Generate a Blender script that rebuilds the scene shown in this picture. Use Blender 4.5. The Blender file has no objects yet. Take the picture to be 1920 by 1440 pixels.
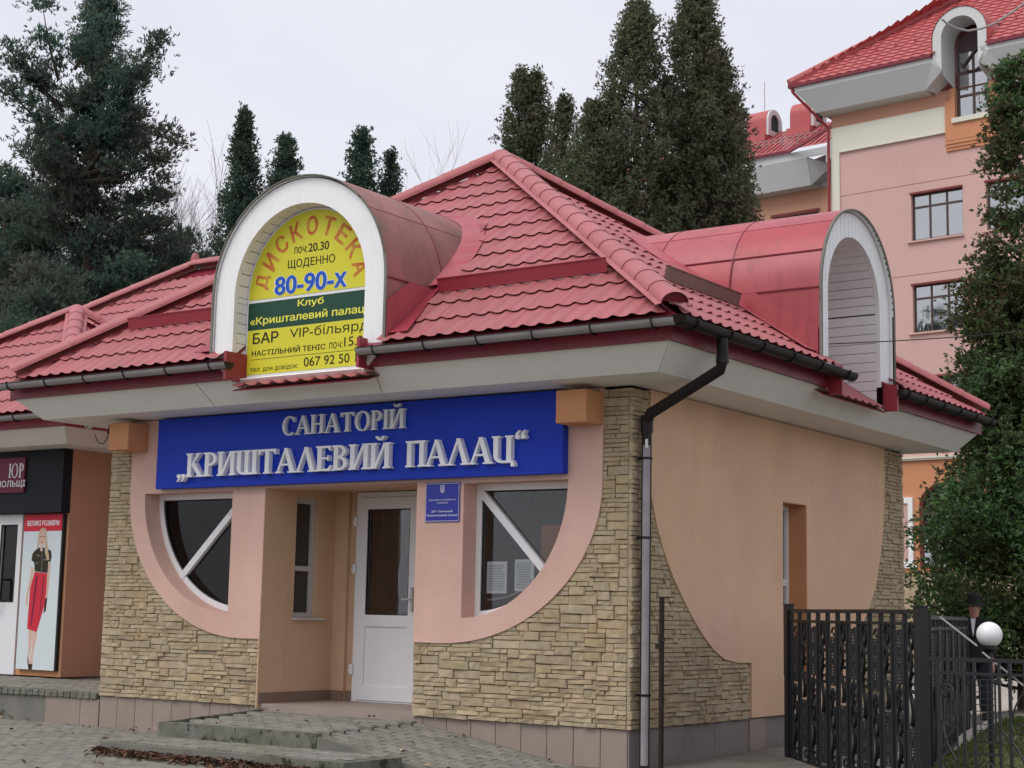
import bpy, bmesh, math, random
import numpy as np
from mathutils import Vector, Matrix
from mathutils.geometry import tessellate_polygon, delaunay_2d_cdt
R = math.radians
PI = math.pi
random.seed(7)
scn = bpy.context.scene
col = scn.collection

# ------------------------------------------------------------------ camera, sky, sun
cam_d = bpy.data.cameras.new('camera'); cam = bpy.data.objects.new('camera', cam_d); col.objects.link(cam)
cam.location = (7.5064, -12.7686, 1.0191); cam.rotation_euler = (1.7128, -0.0193, 0.6035)
cam_d.sensor_width = 36; cam_d.lens = 36 * 3010.8 / 1920; cam_d.clip_end = 2000
scn.camera = cam
SUN_EL, SUN_AZ = 55, 205
world = bpy.data.worlds.new('World'); scn.world = world; world.use_nodes = True
nt = world.node_tree; nt.nodes.clear()
def wn(t, **k):
    n = nt.nodes.new(t)
    for a, b in k.items(): setattr(n, a, b)
    return n
sky = wn('ShaderNodeTexSky', sky_type='NISHITA'); sky.sun_disc = False
sky.sun_elevation = R(SUN_EL); sky.sun_rotation = R(SUN_AZ); sky.air_density = 1.0; sky.dust_density = 3.0
skm = wn('ShaderNodeVectorMath', operation='SCALE'); skm.inputs['Scale'].default_value = 0.08
geo = wn('ShaderNodeTexCoord')
mp = wn('ShaderNodeMapping'); mp.inputs['Scale'].default_value = (1.0, 1.0, 2.2)
nz = wn('ShaderNodeTexNoise'); nz.inputs['Scale'].default_value = 2.3; nz.inputs['Detail'].default_value = 4; nz.inputs['Roughness'].default_value = 0.42
cr = wn('ShaderNodeValToRGB')
cr.color_ramp.elements[0].position = 0.3; cr.color_ramp.elements[0].color = (0.57, 0.583, 0.65, 1)
cr.color_ramp.elements[1].position = 0.68; cr.color_ramp.elements[1].color = (0.675, 0.685, 0.725, 1)
mixw = wn('ShaderNodeMix', data_type='RGBA'); mixw.inputs[0].default_value = 0.93
bg = wn('ShaderNodeBackground'); wo = wn('ShaderNodeOutputWorld')
L = nt.links.new
L(sky.outputs[0], skm.inputs[0]); L(geo.outputs['Generated'], mp.inputs[0]); L(mp.outputs[0], nz.inputs[0]); L(nz.outputs[0], cr.inputs[0])
L(skm.outputs[0], mixw.inputs[6]); L(cr.outputs[0], mixw.inputs[7]); L(mixw.outputs[2], bg.inputs[0]); L(bg.outputs[0], wo.inputs[0])
bg.inputs[1].default_value = 1.0
sd = bpy.data.lights.new('sun', 'SUN'); so = bpy.data.objects.new('sun', sd); col.objects.link(so)
sd.energy = 1.35; sd.angle = R(40); sd.color = (1.0, 0.97, 0.92)
so.rotation_euler = (R(90 - SUN_EL), 0, R(180 - SUN_AZ)); so.location = (0, 0, 30)
scn.view_settings.view_transform = 'Standard'; scn.view_settings.look = 'None'
scn.view_settings.exposure = 0.48; scn.view_settings.gamma = 1.0; scn.view_settings.use_curve_mapping = False
scn.render.engine = 'CYCLES'
scn.cycles.max_bounces = 6; scn.cycles.transparent_max_bounces = 12; scn.cycles.use_denoising = True
scn.render.resolution_x = 1024; scn.render.resolution_y = 768

# ------------------------------------------------------------------ camera maths (to size and cull pieces and to set far things out)
CM = Matrix.LocRotScale(cam.location, cam.rotation_euler.to_matrix().to_quaternion(), None)
CMi = CM.inverted(); CLOC = Vector(cam.location)
F = 3010.8
def pr(p):
    q = CMi @ Vector(p)
    if q.z > -0.1: return (-9999, -9999, 1)
    return (960 + F * q.x / -q.z, 720 - F * q.y / -q.z, -q.z)
def at(px, py, d):
    return CM @ Vector(((px - 960) / F * d, -(py - 720) / F * d, -d))
def onpl(px, py, ax, val):
    v = CM.to_3x3() @ Vector(((px - 960) / F, -(py - 720) / F, -1)); i = 'xyz'.index(ax)
    return CLOC + v * ((val - CLOC[i]) / v[i])

# ------------------------------------------------------------------ materials
MATS = {}
def mat(name, c, rough=0.7, spec=0.3, metal=0.0, var=0.12, vscale=3.0, bump=0.0, bscale=60.0, island=0.0, c2=None, c2amt=0.5, c2scale=1.0, stretch=None, gloss_coat=0.0, streak=0.0, spots=None):
    if name in MATS: return MATS[name]
    m = bpy.data.materials.new(name); m.use_nodes = True; t = m.node_tree; b = t.nodes['Principled BSDF']
    b.inputs['Roughness'].default_value = rough; b.inputs['Metallic'].default_value = metal
    b.inputs['Specular IOR Level'].default_value = spec
    if gloss_coat: b.inputs['Coat Weight'].default_value = gloss_coat; b.inputs['Coat Roughness'].default_value = 0.25
    l = t.links.new
    g = t.nodes.new('ShaderNodeNewGeometry'); mpn = t.nodes.new('ShaderNodeMapping'); l(g.outputs['Position'], mpn.inputs[0])
    if stretch: mpn.inputs['Scale'].default_value = stretch
    vec = mpn.outputs[0]
    base = t.nodes.new('ShaderNodeRGB'); base.outputs[0].default_value = (*c, 1); cur = base.outputs[0]
    def mixc(fac, a, bb, blend='MIX'):
        x = t.nodes.new('ShaderNodeMix'); x.data_type = 'RGBA'; x.blend_type = blend
        if isinstance(fac, float): x.inputs[0].default_value = fac
        else: l(fac, x.inputs[0])
        for s, v in ((6, a), (7, bb)):
            if isinstance(v, tuple): x.inputs[s].default_value = (*v, 1)
            else: l(v, x.inputs[s])
        return x.outputs[2]
    def noise(sc, det=4, v=None, rg=0.6):
        n = t.nodes.new('ShaderNodeTexNoise'); n.inputs['Scale'].default_value = sc; n.inputs['Detail'].default_value = det; n.inputs['Roughness'].default_value = rg
        l(v or vec, n.inputs[0]); return n.outputs[0]
    def ramp(x, lo, hi):
        r = t.nodes.new('ShaderNodeMapRange'); r.inputs[1].default_value = lo; r.inputs[2].default_value = hi; l(x, r.inputs[0]); return r.outputs[0]
    if c2: cur = mixc(ramp(noise(c2scale, 5), 0.5 - 0.22 * c2amt * 1.2, 0.5 + 0.3 * (1.2 - c2amt)), cur, c2)
    if island:
        oi = t.nodes.new('ShaderNodeObjectInfo'); ad = t.nodes.new('ShaderNodeMath'); l(oi.outputs['Random'], ad.inputs[0]); l(g.outputs['Random Per Island'], ad.inputs[1])
        fr = t.nodes.new('ShaderNodeMath'); fr.operation = 'FRACT'; l(ad.outputs[0], fr.inputs[0])
        mr = t.nodes.new('ShaderNodeMapRange'); mr.inputs[3].default_value = 1 - island; mr.inputs[4].default_value = 1 + island; l(fr.outputs[0], mr.inputs[0])
        h = t.nodes.new('ShaderNodeHueSaturation'); l(cur, h.inputs['Color']); l(mr.outputs[0], h.inputs['Value'])
        f2 = t.nodes.new('ShaderNodeMath'); f2.operation = 'MULTIPLY'; f2.inputs[1].default_value = 7.31; l(fr.outputs[0], f2.inputs[0])
        f3 = t.nodes.new('ShaderNodeMath'); f3.operation = 'FRACT'; l(f2.outputs[0], f3.inputs[0])
        m3 = t.nodes.new('ShaderNodeMapRange'); m3.inputs[3].default_value = 1 - island * .8; m3.inputs[4].default_value = 1 + island * .8; l(f3.outputs[0], m3.inputs[0]); l(m3.outputs[0], h.inputs['Saturation'])
        cur = h.outputs[0]
    if streak:
        ms = t.nodes.new('ShaderNodeMapping'); ms.inputs['Scale'].default_value = (5, 5, 0.5); l(g.outputs['Position'], ms.inputs[0])
        cur = mixc(ramp(noise(1.6, 5, ms.outputs[0]), .52, .8), cur, tuple(x * (1 - streak) for x in c))
    if spots:
        cur = mixc(ramp(noise(spots[1], 5), spots[2], spots[2] + .11), cur, spots[0])
    if var:
        mr = t.nodes.new('ShaderNodeMapRange'); mr.inputs[1].default_value = .25; mr.inputs[2].default_value = .75; mr.inputs[3].default_value = 1 - var; mr.inputs[4].default_value = 1 + var
        l(noise(vscale, 6), mr.inputs[0]); h = t.nodes.new('ShaderNodeHueSaturation'); l(cur, h.inputs['Color']); l(mr.outputs[0], h.inputs['Value']); cur = h.outputs[0]
    l(cur, b.inputs['Base Color'])
    if bump:
        bn = t.nodes.new('ShaderNodeBump'); bn.inputs['Strength'].default_value = min(1, bump); bn.inputs['Distance'].default_value = 0.01
        l(noise(bscale, 5, rg=.7), bn.inputs['Height']); l(bn.outputs[0], b.inputs['Normal'])
    MATS[name] = m; return m
M = dict(
 roof=mat('red_coated_steel_tile', (0.39, 0.112, 0.120), .5, .4, var=.10, vscale=1.8, island=.05, c2=(.36, .115, .115), c2amt=.4, c2scale=.8, streak=.18, spots=((.62, .30, .29), 9, .765)),
 roof_far=mat('red_far_tile', (0.46, 0.105, 0.105), .5, .4, var=.07, island=.05),
 cap=mat('red_ridge_steel', (0.41, 0.122, 0.128), .5, .4, var=.12, vscale=3, island=.03),
 barrel=mat('weathered_red_sheet', (0.40, 0.072, 0.085), .42, .45, var=.16, vscale=1.6, island=.08, streak=.3, spots=((.55, .22, .22), 5, .73)),
 barrel_old=mat('faded_dusty_red_sheet', (0.36, 0.135, 0.13), .55, .35, var=.16, vscale=1.6, island=.08, c2=(.17, .10, .075), c2amt=.45, c2scale=2.2, streak=.35),
 fascia=mat('burgundy_trim_steel', (0.20, 0.018, 0.035), .4, .4, var=.1),
 guard=mat('burgundy_snow_guard', (0.30, 0.035, 0.05), .4, .4, var=.1),
 guard2=mat('greyed_snow_guard', (0.22, 0.13, 0.12), .6, .3, var=.2),
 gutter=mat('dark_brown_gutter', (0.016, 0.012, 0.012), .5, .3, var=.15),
 gutter_hi=mat('gutter_highlight', (0.27, 0.25, 0.245), .35, .5, var=.15, vscale=5),  # pale colour for the highlight painted on gutter fronts
 pipe=mat('downpipe_highlight', (0.30, 0.27, 0.29), .4, .4, var=.25, vscale=4, spots=((.05, .04, .04), 11, .66)),  # pale colour for the highlight painted down the pipe
 soffit=mat('white_soffit_panel', (0.82, 0.82, 0.79), .5, .3, var=.05, vscale=1.2, streak=.06),
 arch=mat('white_arch_cladding', (0.86, 0.865, 0.87), .5, .3, var=.05, vscale=1.5, streak=.09),
 jamb=mat('grey_white_siding', (0.86, 0.85, 0.85), .6, .3, var=.05),
 stucco=mat('pink_peach_stucco', (0.70, 0.465, 0.395), .9, .1, var=.09, vscale=1.2, bump=.7, bscale=90, c2=(.69, .44, .35), c2amt=.5, c2scale=.7, streak=.05)
 ,stucco_s=mat('warm_orange_peach_stucco', (0.76, 0.50, 0.32), .9, .1, var=.09, vscale=1.2, bump=.7, bscale=90, c2=(.74, .47, .36), c2amt=.6, c2scale=.9, streak=.05),
 stucco_y=mat('yellow_peach_stucco', (0.66, 0.45, 0.30), .9, .1, var=.06, vscale=1.2, bump=.7, bscale=90),
 stucco_o=mat('orange_stucco', (0.62, 0.30, 0.155), .9, .1, var=.06, vscale=1.5, bump=.3, bscale=160),
 stucco_b=mat('brown_peach_stucco', (0.56, 0.32, 0.225), .9, .1, var=.06, vscale=1.5, bump=.3, bscale=160),
 mortar=mat('dark_mortar', (0.30, 0.235, 0.15), .95, .1, var=.2, bump=.4),
 stone=mat('sandstone_ledge', (0.45, 0.365, 0.245), .9, .15, var=.20, vscale=14, bump=.9, bscale=34, island=.10, c2=(.38, .285, .17), c2amt=.35, c2scale=2.2),
 plinth=mat('beige_grey_plinth_tile', (0.31, 0.25, 0.215), .55, .3, var=.08, vscale=2.5, island=.05, streak=.15),
 plinth_g=mat('grey_plinth_plaster', (0.25, 0.21, 0.20), .75, .2, var=.1, vscale=2.5, streak=.15),
 skirting=mat('brown_skirting_tile', (0.24, 0.155, 0.125), .5, .3, var=.08),
 concrete=mat('grey_concrete', (0.23, 0.22, 0.195), .9, .15, var=.2, vscale=6, bump=.6, bscale=40, c2=(.13, .13, .11), c2amt=.5, c2scale=3, spots=((.055, .057, .04), 5, .60)),
 kerb=mat('mossy_concrete_kerb', (0.20, 0.20, 0.175), .95, .1, var=.2, vscale=8, bump=.7, bscale=40, c2=(.13, .13, .10), c2amt=.5, c2scale=3, spots=((.045, .048, .036), 7, .53)),
 paver=mat('grey_paving_brick', (0.225, 0.21, 0.19), .9, .15, var=.18, vscale=9, bump=.6, bscale=60, island=.14, c2=(.185, .185, .14), c2amt=.35, c2scale=1.1),
 ground=mat('dusty_ground', (0.215, 0.195, 0.175), .95, .1, var=.25, vscale=3, bump=.6, bscale=30, c2=(.14, .13, .10), c2amt=.4, c2scale=.9),
 floor_tile=mat('beige_floor_tile', (0.33, 0.27, 0.235), .6, .3, var=.1, vscale=3),
 path=mat('light_path', (0.42, 0.38, 0.34), .9, .1, var=.12, vscale=1.5),
 upvc=mat('white_upvc', (0.78, 0.78, 0.80), .35, .45, var=.03),
 upvc_d=mat('upvc_reflection', (0.55, 0.53, 0.50), .45, .4, var=.04),
 rubber=mat('black_gasket', (0.02, 0.02, 0.02), .6, .3, var=0),
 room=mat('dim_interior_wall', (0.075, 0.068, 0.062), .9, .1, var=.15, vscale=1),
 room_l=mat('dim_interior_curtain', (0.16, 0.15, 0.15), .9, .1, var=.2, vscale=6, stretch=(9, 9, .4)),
 board=mat('brown_board_inside', (0.42, 0.16, 0.10), .7, .2, var=.05),
 paper=mat('white_paper', (0.80, 0.82, 0.84), .8, .1, var=.02),
 ink=mat('grey_print', (0.18, 0.19, 0.21), .8, .1, var=0),
 blue=mat('royal_blue_signboard', (0.010, 0.042, 0.45), .5, .2, var=.04, vscale=2),
 letter=mat('silver_white_letter', (0.90, 0.91, 0.94), .5, .3, var=.04),
 letter_b=mat('grey_silver_letter', (0.70, 0.72, 0.76), .5, .3, var=.04),
 plaque=mat('blue_plaque', (0.022, 0.03, 0.33), .35, .4, var=.02),
 white_print=mat('white_print', (0.78, 0.78, 0.80), .6, .2, var=0),
 yellow=mat('yellow_sign_film', (0.66, 0.61, 0.035), .45, .35, var=.03),
 green=mat('dark_green_sign_film', (0.008, 0.055, 0.03), .45, .35, var=.03),
 black_print=mat('brown_black_print', (0.035, 0.028, 0.012), .5, .2, var=0),
 yellow_print=mat('pale_yellow_print', (0.78, 0.75, 0.10), .5, .2, var=0),
 orange_print=mat('worn_orange_print', (0.52, 0.10, 0.03), .6, .2, var=.1, c2=(.60, .36, .08), c2amt=.35, c2scale=9),
 blue_print=mat('blue_print', (0.02, 0.10, 0.50), .5, .2, var=.1, vscale=8),
 black=mat('matt_black_fascia', (0.012, 0.014, 0.020), .6, .25, var=.1),
 maroon=mat('maroon_sign', (0.16, 0.012, 0.040), .45, .3, var=.05),
 red_print=mat('red_print', (0.62, 0.03, 0.055), .5, .2, var=.02),
 poster=mat('pale_blue_grey_poster', (0.66, 0.73, 0.76), .45, .3, var=.03, vscale=1),
 skin_print=mat('printed_skin', (0.66, 0.46, 0.37), .5, .2, var=.04),
 hair_print=mat('printed_blond_hair', (0.55, 0.42, 0.29), .5, .2, var=.2, vscale=30),
 iron=mat('black_wrought_iron', (0.012, 0.013, 0.015), .42, .45, var=.15, vscale=12),
 rust=mat('black_rusted_pipe', (0.03, 0.022, 0.018), .8, .2, var=.3, vscale=14, bump=.5),
 globe=mat('white_opal_globe', (0.82, 0.83, 0.85), .3, .4, var=0),
 cable_b=mat('dark_cable', (0.03, 0.03, 0.03), .7, .2, var=0),
 cable_w=mat('pale_cable', (0.33, 0.31, 0.30), .7, .2, var=0),
 lampgrey=mat('grey_lamp_body', (0.30, 0.29, 0.28), .5, .3, var=.1),
 bark=mat('grey_brown_bark', (0.085, 0.065, 0.052), .95, .1, var=.3, vscale=8, bump=.8, bscale=20),
 twig=mat('pale_bare_twig', (0.30, 0.27, 0.28), .95, .1, var=.2),
 leafD=mat('dark_thuja_foliage', (0.078, 0.125, 0.088), .85, .15, var=.25, vscale=1.3, island=.22, c2=(.09, .11, .07), c2amt=.3, c2scale=.7),
 leafO=mat('olive_thuja_foliage', (0.14, 0.175, 0.100), .85, .15, var=.25, vscale=1.3, island=.24, c2=(.175, .145, .11), c2amt=.4, c2scale=.8),
 leafB=mat('bluish_fir_foliage', (0.085, 0.150, 0.110), .85, .15, var=.25, vscale=1.1, island=.25, c2=(.15, .130, .105), c2amt=.45, c2scale=.45),
 leafG=mat('green_thuja_foliage', (0.115, 0.205, 0.085), .8, .2, var=.3, vscale=1.4, island=.4, c2=(.085, .075, .034), c2amt=.4, c2scale=1.1),
 leafT=mat('brown_tipped_foliage', (0.15, 0.105, 0.07), .85, .15, var=.3, vscale=3, island=.35, c2=(.07, .08, .035), c2amt=.5, c2scale=2),
 litter=mat('dry_fallen_leaf', (0.115, 0.068, 0.048), .9, .1, var=.3, vscale=6, island=.5),
 litter_p=mat('pale_fallen_leaf', (0.46, 0.34, 0.22), .9, .1, var=.2, island=.3),
 weed=mat('green_weed', (0.05, 0.085, 0.03), .8, .2, var=.3, island=.3),
 grass=mat('short_grass', (0.085, 0.13, 0.035), .9, .1, var=.3, vscale=3, island=.4, c2=(.16, .14, .06), c2amt=.3, c2scale=1.5),
 soil=mat('green_brown_lawn', (0.10, 0.115, 0.05), .95, .1, var=.3, vscale=6),
 hill=mat('wooded_slope', (0.12, 0.105, 0.075), .95, .1, var=.35, vscale=.5),
 pinkwall=mat('dusty_pink_render', (0.63, 0.405, 0.365), .9, .1, var=.05, vscale=.35, streak=.05),
 orangewall=mat('orange_render', (0.58, 0.315, 0.215), .9, .1, var=.05, vscale=.4),
 deeporange=mat('deep_orange_render', (0.60, 0.275, 0.15), .9, .1, var=.05, vscale=.4),
 cream=mat('cream_trim_render', (0.72, 0.70, 0.59), .85, .1, var=.04, vscale=.5),
 bsoffit=mat('pale_grey_eaves_panel', (0.62, 0.63, 0.63), .7, .2, var=.04, vscale=.5),
 frame_b=mat('dark_brown_window_frame', (0.085, 0.055, 0.052), .5, .3, var=.1),
 lintel=mat('red_brown_trim', (0.20, 0.045, 0.040), .6, .3, var=.1),
 curtain=mat('pale_curtain', (0.55, 0.55, 0.52), .9, .1, var=.25, vscale=4, stretch=(5, 5, .3)),
 coat=mat('black_coat', (0.018, 0.018, 0.020), .85, .2, var=.2, vscale=12),
 trousers=mat('dark_trousers', (0.022, 0.024, 0.032), .85, .2, var=.2),
 skin=mat('skin', (0.48, 0.25, 0.19), .55, .3, var=.08),
 hat=mat('black_green_hat', (0.020, 0.026, 0.022), .85, .2, var=.2),
 shirt=mat('white_shirt', (0.62, 0.64, 0.68), .8, .1, var=.05),
 shoe=mat('black_shoe', (0.015, 0.015, 0.015), .4, .4, var=.1),
)
def leafy(m, amt=.4):
    t = m.node_tree; b = t.nodes['Principled BSDF']; src = b.inputs['Base Color'].links[0].from_socket; tr = t.nodes.new('ShaderNodeBsdfTranslucent'); t.links.new(src, tr.inputs[0])
    mx = t.nodes.new('ShaderNodeMixShader'); mx.inputs[0].default_value = amt; o = next(n for n in t.nodes if n.type == 'OUTPUT_MATERIAL'); t.links.new(b.outputs[0], mx.inputs[1]); t.links.new(tr.outputs[0], mx.inputs[2]); t.links.new(mx.outputs[0], o.inputs[0])
for k_ in ('leafD', 'leafO', 'leafB', 'leafG', 'leafT', 'grass', 'weed'): leafy(M[k_])
def glass_mat(name, tint, clear=.55, refl=.97):
    m = bpy.data.materials.new(name); m.use_nodes = True; t = m.node_tree; t.nodes.clear()
    o = t.nodes.new('ShaderNodeOutputMaterial'); tr = t.nodes.new('ShaderNodeBsdfTransparent'); gl = t.nodes.new('ShaderNodeBsdfGlossy')
    tr.inputs[0].default_value = (*tint, 1); gl.inputs['Roughness'].default_value = .02; gl.inputs[0].default_value = (refl, refl, refl, 1)
    f = t.nodes.new('ShaderNodeFresnel'); f.inputs[0].default_value = 1.5
    ma = t.nodes.new('ShaderNodeMath'); ma.operation = 'MULTIPLY_ADD'; ma.inputs[1].default_value = 1.0; ma.inputs[2].default_value = clear
    n = t.nodes.new('ShaderNodeTexNoise'); n.inputs['Scale'].default_value = 1.5; bn = t.nodes.new('ShaderNodeBump'); bn.inputs['Strength'].default_value = .06; bn.inputs['Distance'].default_value = .05
    t.links.new(n.outputs[0], bn.inputs['Height']); t.links.new(bn.outputs[0], gl.inputs['Normal'])
    mx = t.nodes.new('ShaderNodeMixShader'); t.links.new(f.outputs[0], ma.inputs[0]); t.links.new(ma.outputs[0], mx.inputs[0])
    t.links.new(tr.outputs[0], mx.inputs[1]); t.links.new(gl.outputs[0], mx.inputs[2]); t.links.new(mx.outputs[0], o.inputs[0]); return m
M['glass'] = glass_mat('window_glass', (.96, .97, .97), .0, .7)
M['glass_sky'] = glass_mat('reflecting_window_glass', (.6, .65, .66), .36)

# ------------------------------------------------------------------ scene-graph helpers
WM = {}
def _link(o, parent, Mw):
    col.objects.link(o)
    if parent is not None:
        o.parent = parent; o.matrix_parent_inverse = WM[parent.name].inverted()
    o.matrix_basis = Mw; WM[o.name] = Mw.copy()
    return o
def tag(o, label=None, cat=None, group=None, kind=None):
    if label: o['label'] = label
    if cat: o['category'] = cat
    if group: o['group'] = group
    if kind: o['kind'] = kind
    return o
def empty(name, loc, label, cat, group=None, rz=0):
    o = bpy.data.objects.new(name, None); o.empty_display_size = .2
    _link(o, None, Matrix.Translation(Vector(loc)) @ Matrix.Rotation(rz, 4, 'Z')); return tag(o, label, cat, group)
def meshobj(name, me, m, parent=None, Mw=None, kind=None, label=None):
    if m is not None and len(me.materials) == 0: me.materials.append(m)
    o = bpy.data.objects.new(name, me); _link(o, parent, Mw or Matrix.Identity(4))
    if kind: o['kind'] = kind
    if label: o['label'] = label
    return o
class MB:
    def __init__(s): s.v = []; s.f = []
    def add(s, vs, fs):
        n = len(s.v); s.v += [tuple(p) for p in vs]; s.f += [tuple(i + n for i in f) for f in fs]; return s
    def box(s, a, b, Mx=None):
        x0, y0, z0 = a; x1, y1, z1 = b
        vs = [Vector(p) for p in ((x0, y0, z0), (x1, y0, z0), (x1, y1, z0), (x0, y1, z0), (x0, y0, z1), (x1, y0, z1), (x1, y1, z1), (x0, y1, z1))]
        if Mx: vs = [Mx @ p for p in vs]
        return s.add(vs, [(0, 3, 2, 1), (4, 5, 6, 7), (0, 1, 5, 4), (1, 2, 6, 5), (2, 3, 7, 6), (3, 0, 4, 7)])
    def bar(s, p, q, w, h=None, up=(0, 0, 1)):
        p = Vector(p); q = Vector(q); h = h or w; d = (q - p); Ln = d.length
        if Ln < 1e-6: return s
        d.normalize(); u = Vector(up)
        if abs(d.dot(u)) > .98: u = Vector((0, 1, 0)) if abs(d.y) < .9 else Vector((1, 0, 0))
        a = d.cross(u).normalized(); b = a.cross(d)
        vs = [p + a * (i * w / 2) + b * (j * h / 2) + d * k for k in (0, Ln) for i, j in ((-1, -1), (1, -1), (1, 1), (-1, 1))]
        return s.add(vs, [(3, 2, 1, 0), (4, 5, 6, 7), (0, 1, 5, 4), (1, 2, 6, 5), (2, 3, 7, 6), (3, 0, 4, 7)])
    def tube(s, pts, r, n=8, cap=True):
        pts = [Vector(p) for p in pts]; rs = r if isinstance(r, (list, tuple)) else [r] * len(pts)
        rings = []; prev = None
        for i, p in enumerate(pts):
            d = (pts[min(i + 1, len(pts) - 1)] - pts[max(i - 1, 0)]).normalized()
            if prev is None:
                u = Vector((0, 0, 1)) if abs(d.z) < .9 else Vector((1, 0, 0)); a = d.cross(u).normalized()
            else: a = (prev - d * prev.dot(d)).normalized()
            prev = a; b = d.cross(a)
            rings.append([p + (a * math.cos(2 * PI * k / n) + b * math.sin(2 * PI * k / n)) * rs[i] for k in range(n)])
        vs = [p for rg in rings for p in rg]; fs = []
        for i in range(len(pts) - 1):
            for k in range(n): fs.append((i * n + k, i * n + (k + 1) % n, (i + 1) * n + (k + 1) % n, (i + 1) * n + k))
        if cap: fs.append(tuple(range(n - 1, -1, -1))); fs.append(tuple(range((len(pts) - 1) * n, len(pts) * n)))
        return s.add(vs, fs)
    def lathe(s, prof, c, n=24, Mx=None):
        vs = []; c = Vector(c)
        for r, z in prof:
            for k in range(n):
                p = Vector((r * math.cos(2 * PI * k / n), r * math.sin(2 * PI * k / n), z)); vs.append((Mx @ p if Mx else p) + c)
        fs = [(i * n + k, i * n + (k + 1) % n, (i + 1) * n + (k + 1) % n, (i + 1) * n + k) for i in range(len(prof) - 1) for k in range(n)]
        return s.add(vs, fs)
    def plate(s, loops, fn, d0, d1):
        """loops of (a,b) (first outer, rest holes); fn(a,b,d)->3D; closed slab between d0 and d1"""
        tri = tessellate_polygon([[Vector((a, b, 0)) for a, b in lp] for lp in loops]); flat = [p for lp in loops for p in lp]; n = len(flat)
        vs = [fn(a, b, d0) for a, b in flat] + [fn(a, b, d1) for a, b in flat]
        fs = [tuple(t) for t in tri] + [tuple(i + n for i in reversed(t)) for t in tri]; k = 0
        for lp in loops:
            m = len(lp)
            for i in range(m): fs.append((k + i, k + (i + 1) % m, n + k + (i + 1) % m, n + k + i))
            k += m
        return s.add(vs, fs)
    def mesh(s, name, smooth=False, origin=None):
        me = bpy.data.meshes.new(name); v = s.v
        if origin is not None: v = [(p[0] - origin[0], p[1] - origin[1], p[2] - origin[2]) for p in v]
        me.from_pydata(v, [], s.f); me.validate()
        bm = bmesh.new(); bm.from_mesh(me); bmesh.ops.recalc_face_normals(bm, faces=bm.faces); bm.to_mesh(me); bm.free()
        if smooth: me.polygons.foreach_set('use_smooth', [True] * len(me.polygons)); me.set_sharp_from_angle(angle=R(40))
        me.update(); return me
    def build(s, name, m, parent=None, smooth=False, kind=None, label=None, bevel=0.0):
        a = np.array(s.v); c = (a.min(0) + a.max(0)) / 2
        if parent is None: c[2] = a[:, 2].min()
        o = meshobj(name, s.mesh(name, smooth, c), m, parent, Matrix.Translation(Vector(c)), kind, label)
        if bevel:
            b = o.modifiers.new('bevel', 'BEVEL'); b.width = bevel; b.segments = 2; b.limit_method = 'ANGLE'
        return o
def fy(sgn=1): return lambda a, b, d: (a, d, b)      # plate in the xz plane, depth along y
def fx(a, b, d): return (d, a, b)                     # plate in the yz plane, depth along x
def fz(a, b, d): return (a, b, d)
def rect(x0, z0, x1, z1): return [(x0, z0), (x1, z0), (x1, z1), (x0, z1)]
def arc(cx, cy, rx, ry, a0, a1, n): return [(cx + rx * math.cos(R(a0 + (a1 - a0) * i / n)), cy + ry * math.sin(R(a0 + (a1 - a0) * i / n))) for i in range(n + 1)]
_txt = {}
def text_mesh(s, bold=0.0):
    key = (s, bold)
    if key in _txt: return _txt[key]
    c = bpy.data.curves.new('t', 'FONT'); c.body = s; c.resolution_u = 4; c.size = 20; c.fill_mode = 'NONE'
    o = bpy.data.objects.new('t', c); col.objects.link(o); bpy.context.view_layer.update()
    dg = bpy.context.evaluated_depsgraph_get(); me = bpy.data.meshes.new_from_object(o.evaluated_get(dg))
    vs = np.array([v.co[:] for v in me.vertices]) / 20; nv = len(vs); link = [[] for _ in range(nv)]
    for e_ in me.edges: a_, b_ = e_.vertices; link[a_].append(b_); link[b_].append(a_)
    lab = [-1] * nv; loops = []
    for i in range(nv):
        if lab[i] < 0:
            st = [i]; lab[i] = len(loops); comp = [i]
            while st:
                for w_ in link[st.pop()]:
                    if lab[w_] < 0: lab[w_] = len(loops); comp.append(w_); st.append(w_)
            loops.append(sorted(comp))
    de = [(lp[k], lp[(k + 1) % len(lp)]) for lp in loops for k in range(len(lp)) if len(lp) > 2]
    r_ = delaunay_2d_cdt([Vector((p[0], p[1])) for p in vs], de, [], 0, 1e-7); A_ = np.array([vs[a][:2] for a, b in de]); B_ = np.array([vs[b][:2] for a, b in de]); fs = []; V2 = [v[:] for v in r_[0]]
    for f in r_[2]:
        c_ = sum(V2[i][0] for i in f) / len(f), sum(V2[i][1] for i in f) / len(f)
        up_ = (A_[:, 1] <= c_[1]) & (B_[:, 1] > c_[1]); dn_ = (A_[:, 1] > c_[1]) & (B_[:, 1] <= c_[1]); cr_ = (B_[:, 0] - A_[:, 0]) * (c_[1] - A_[:, 1]) - (c_[0] - A_[:, 0]) * (B_[:, 1] - A_[:, 1])
        if int((up_ & (cr_ > 0)).sum()) - int((dn_ & (cr_ < 0)).sum()) != 0: fs.append(tuple(f))
    vs = np.array([(v[0], v[1], 0.) for v in V2])
    if bold:      # heavier strokes: the same glyphs laid over themselves, each a hair above the last
        lay = [(0, 0), (bold, 0), (-bold, 0), (0, bold * .7), (0, -bold * .7)]; n = len(vs); base = vs.copy(); f0 = fs; vs = []; fs = []
        for k, (dx, dy) in enumerate(lay): q = base.copy(); q[:, 0] += dx; q[:, 1] += dy; q[:, 2] = k; vs.append(q); fs += [tuple(i + k * n for i in f) for f in f0]
        vs = np.concatenate(vs)
    bpy.data.objects.remove(o); bpy.data.curves.remove(c); bpy.data.meshes.remove(me)
    _txt[key] = (vs, fs); return vs, fs
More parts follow.
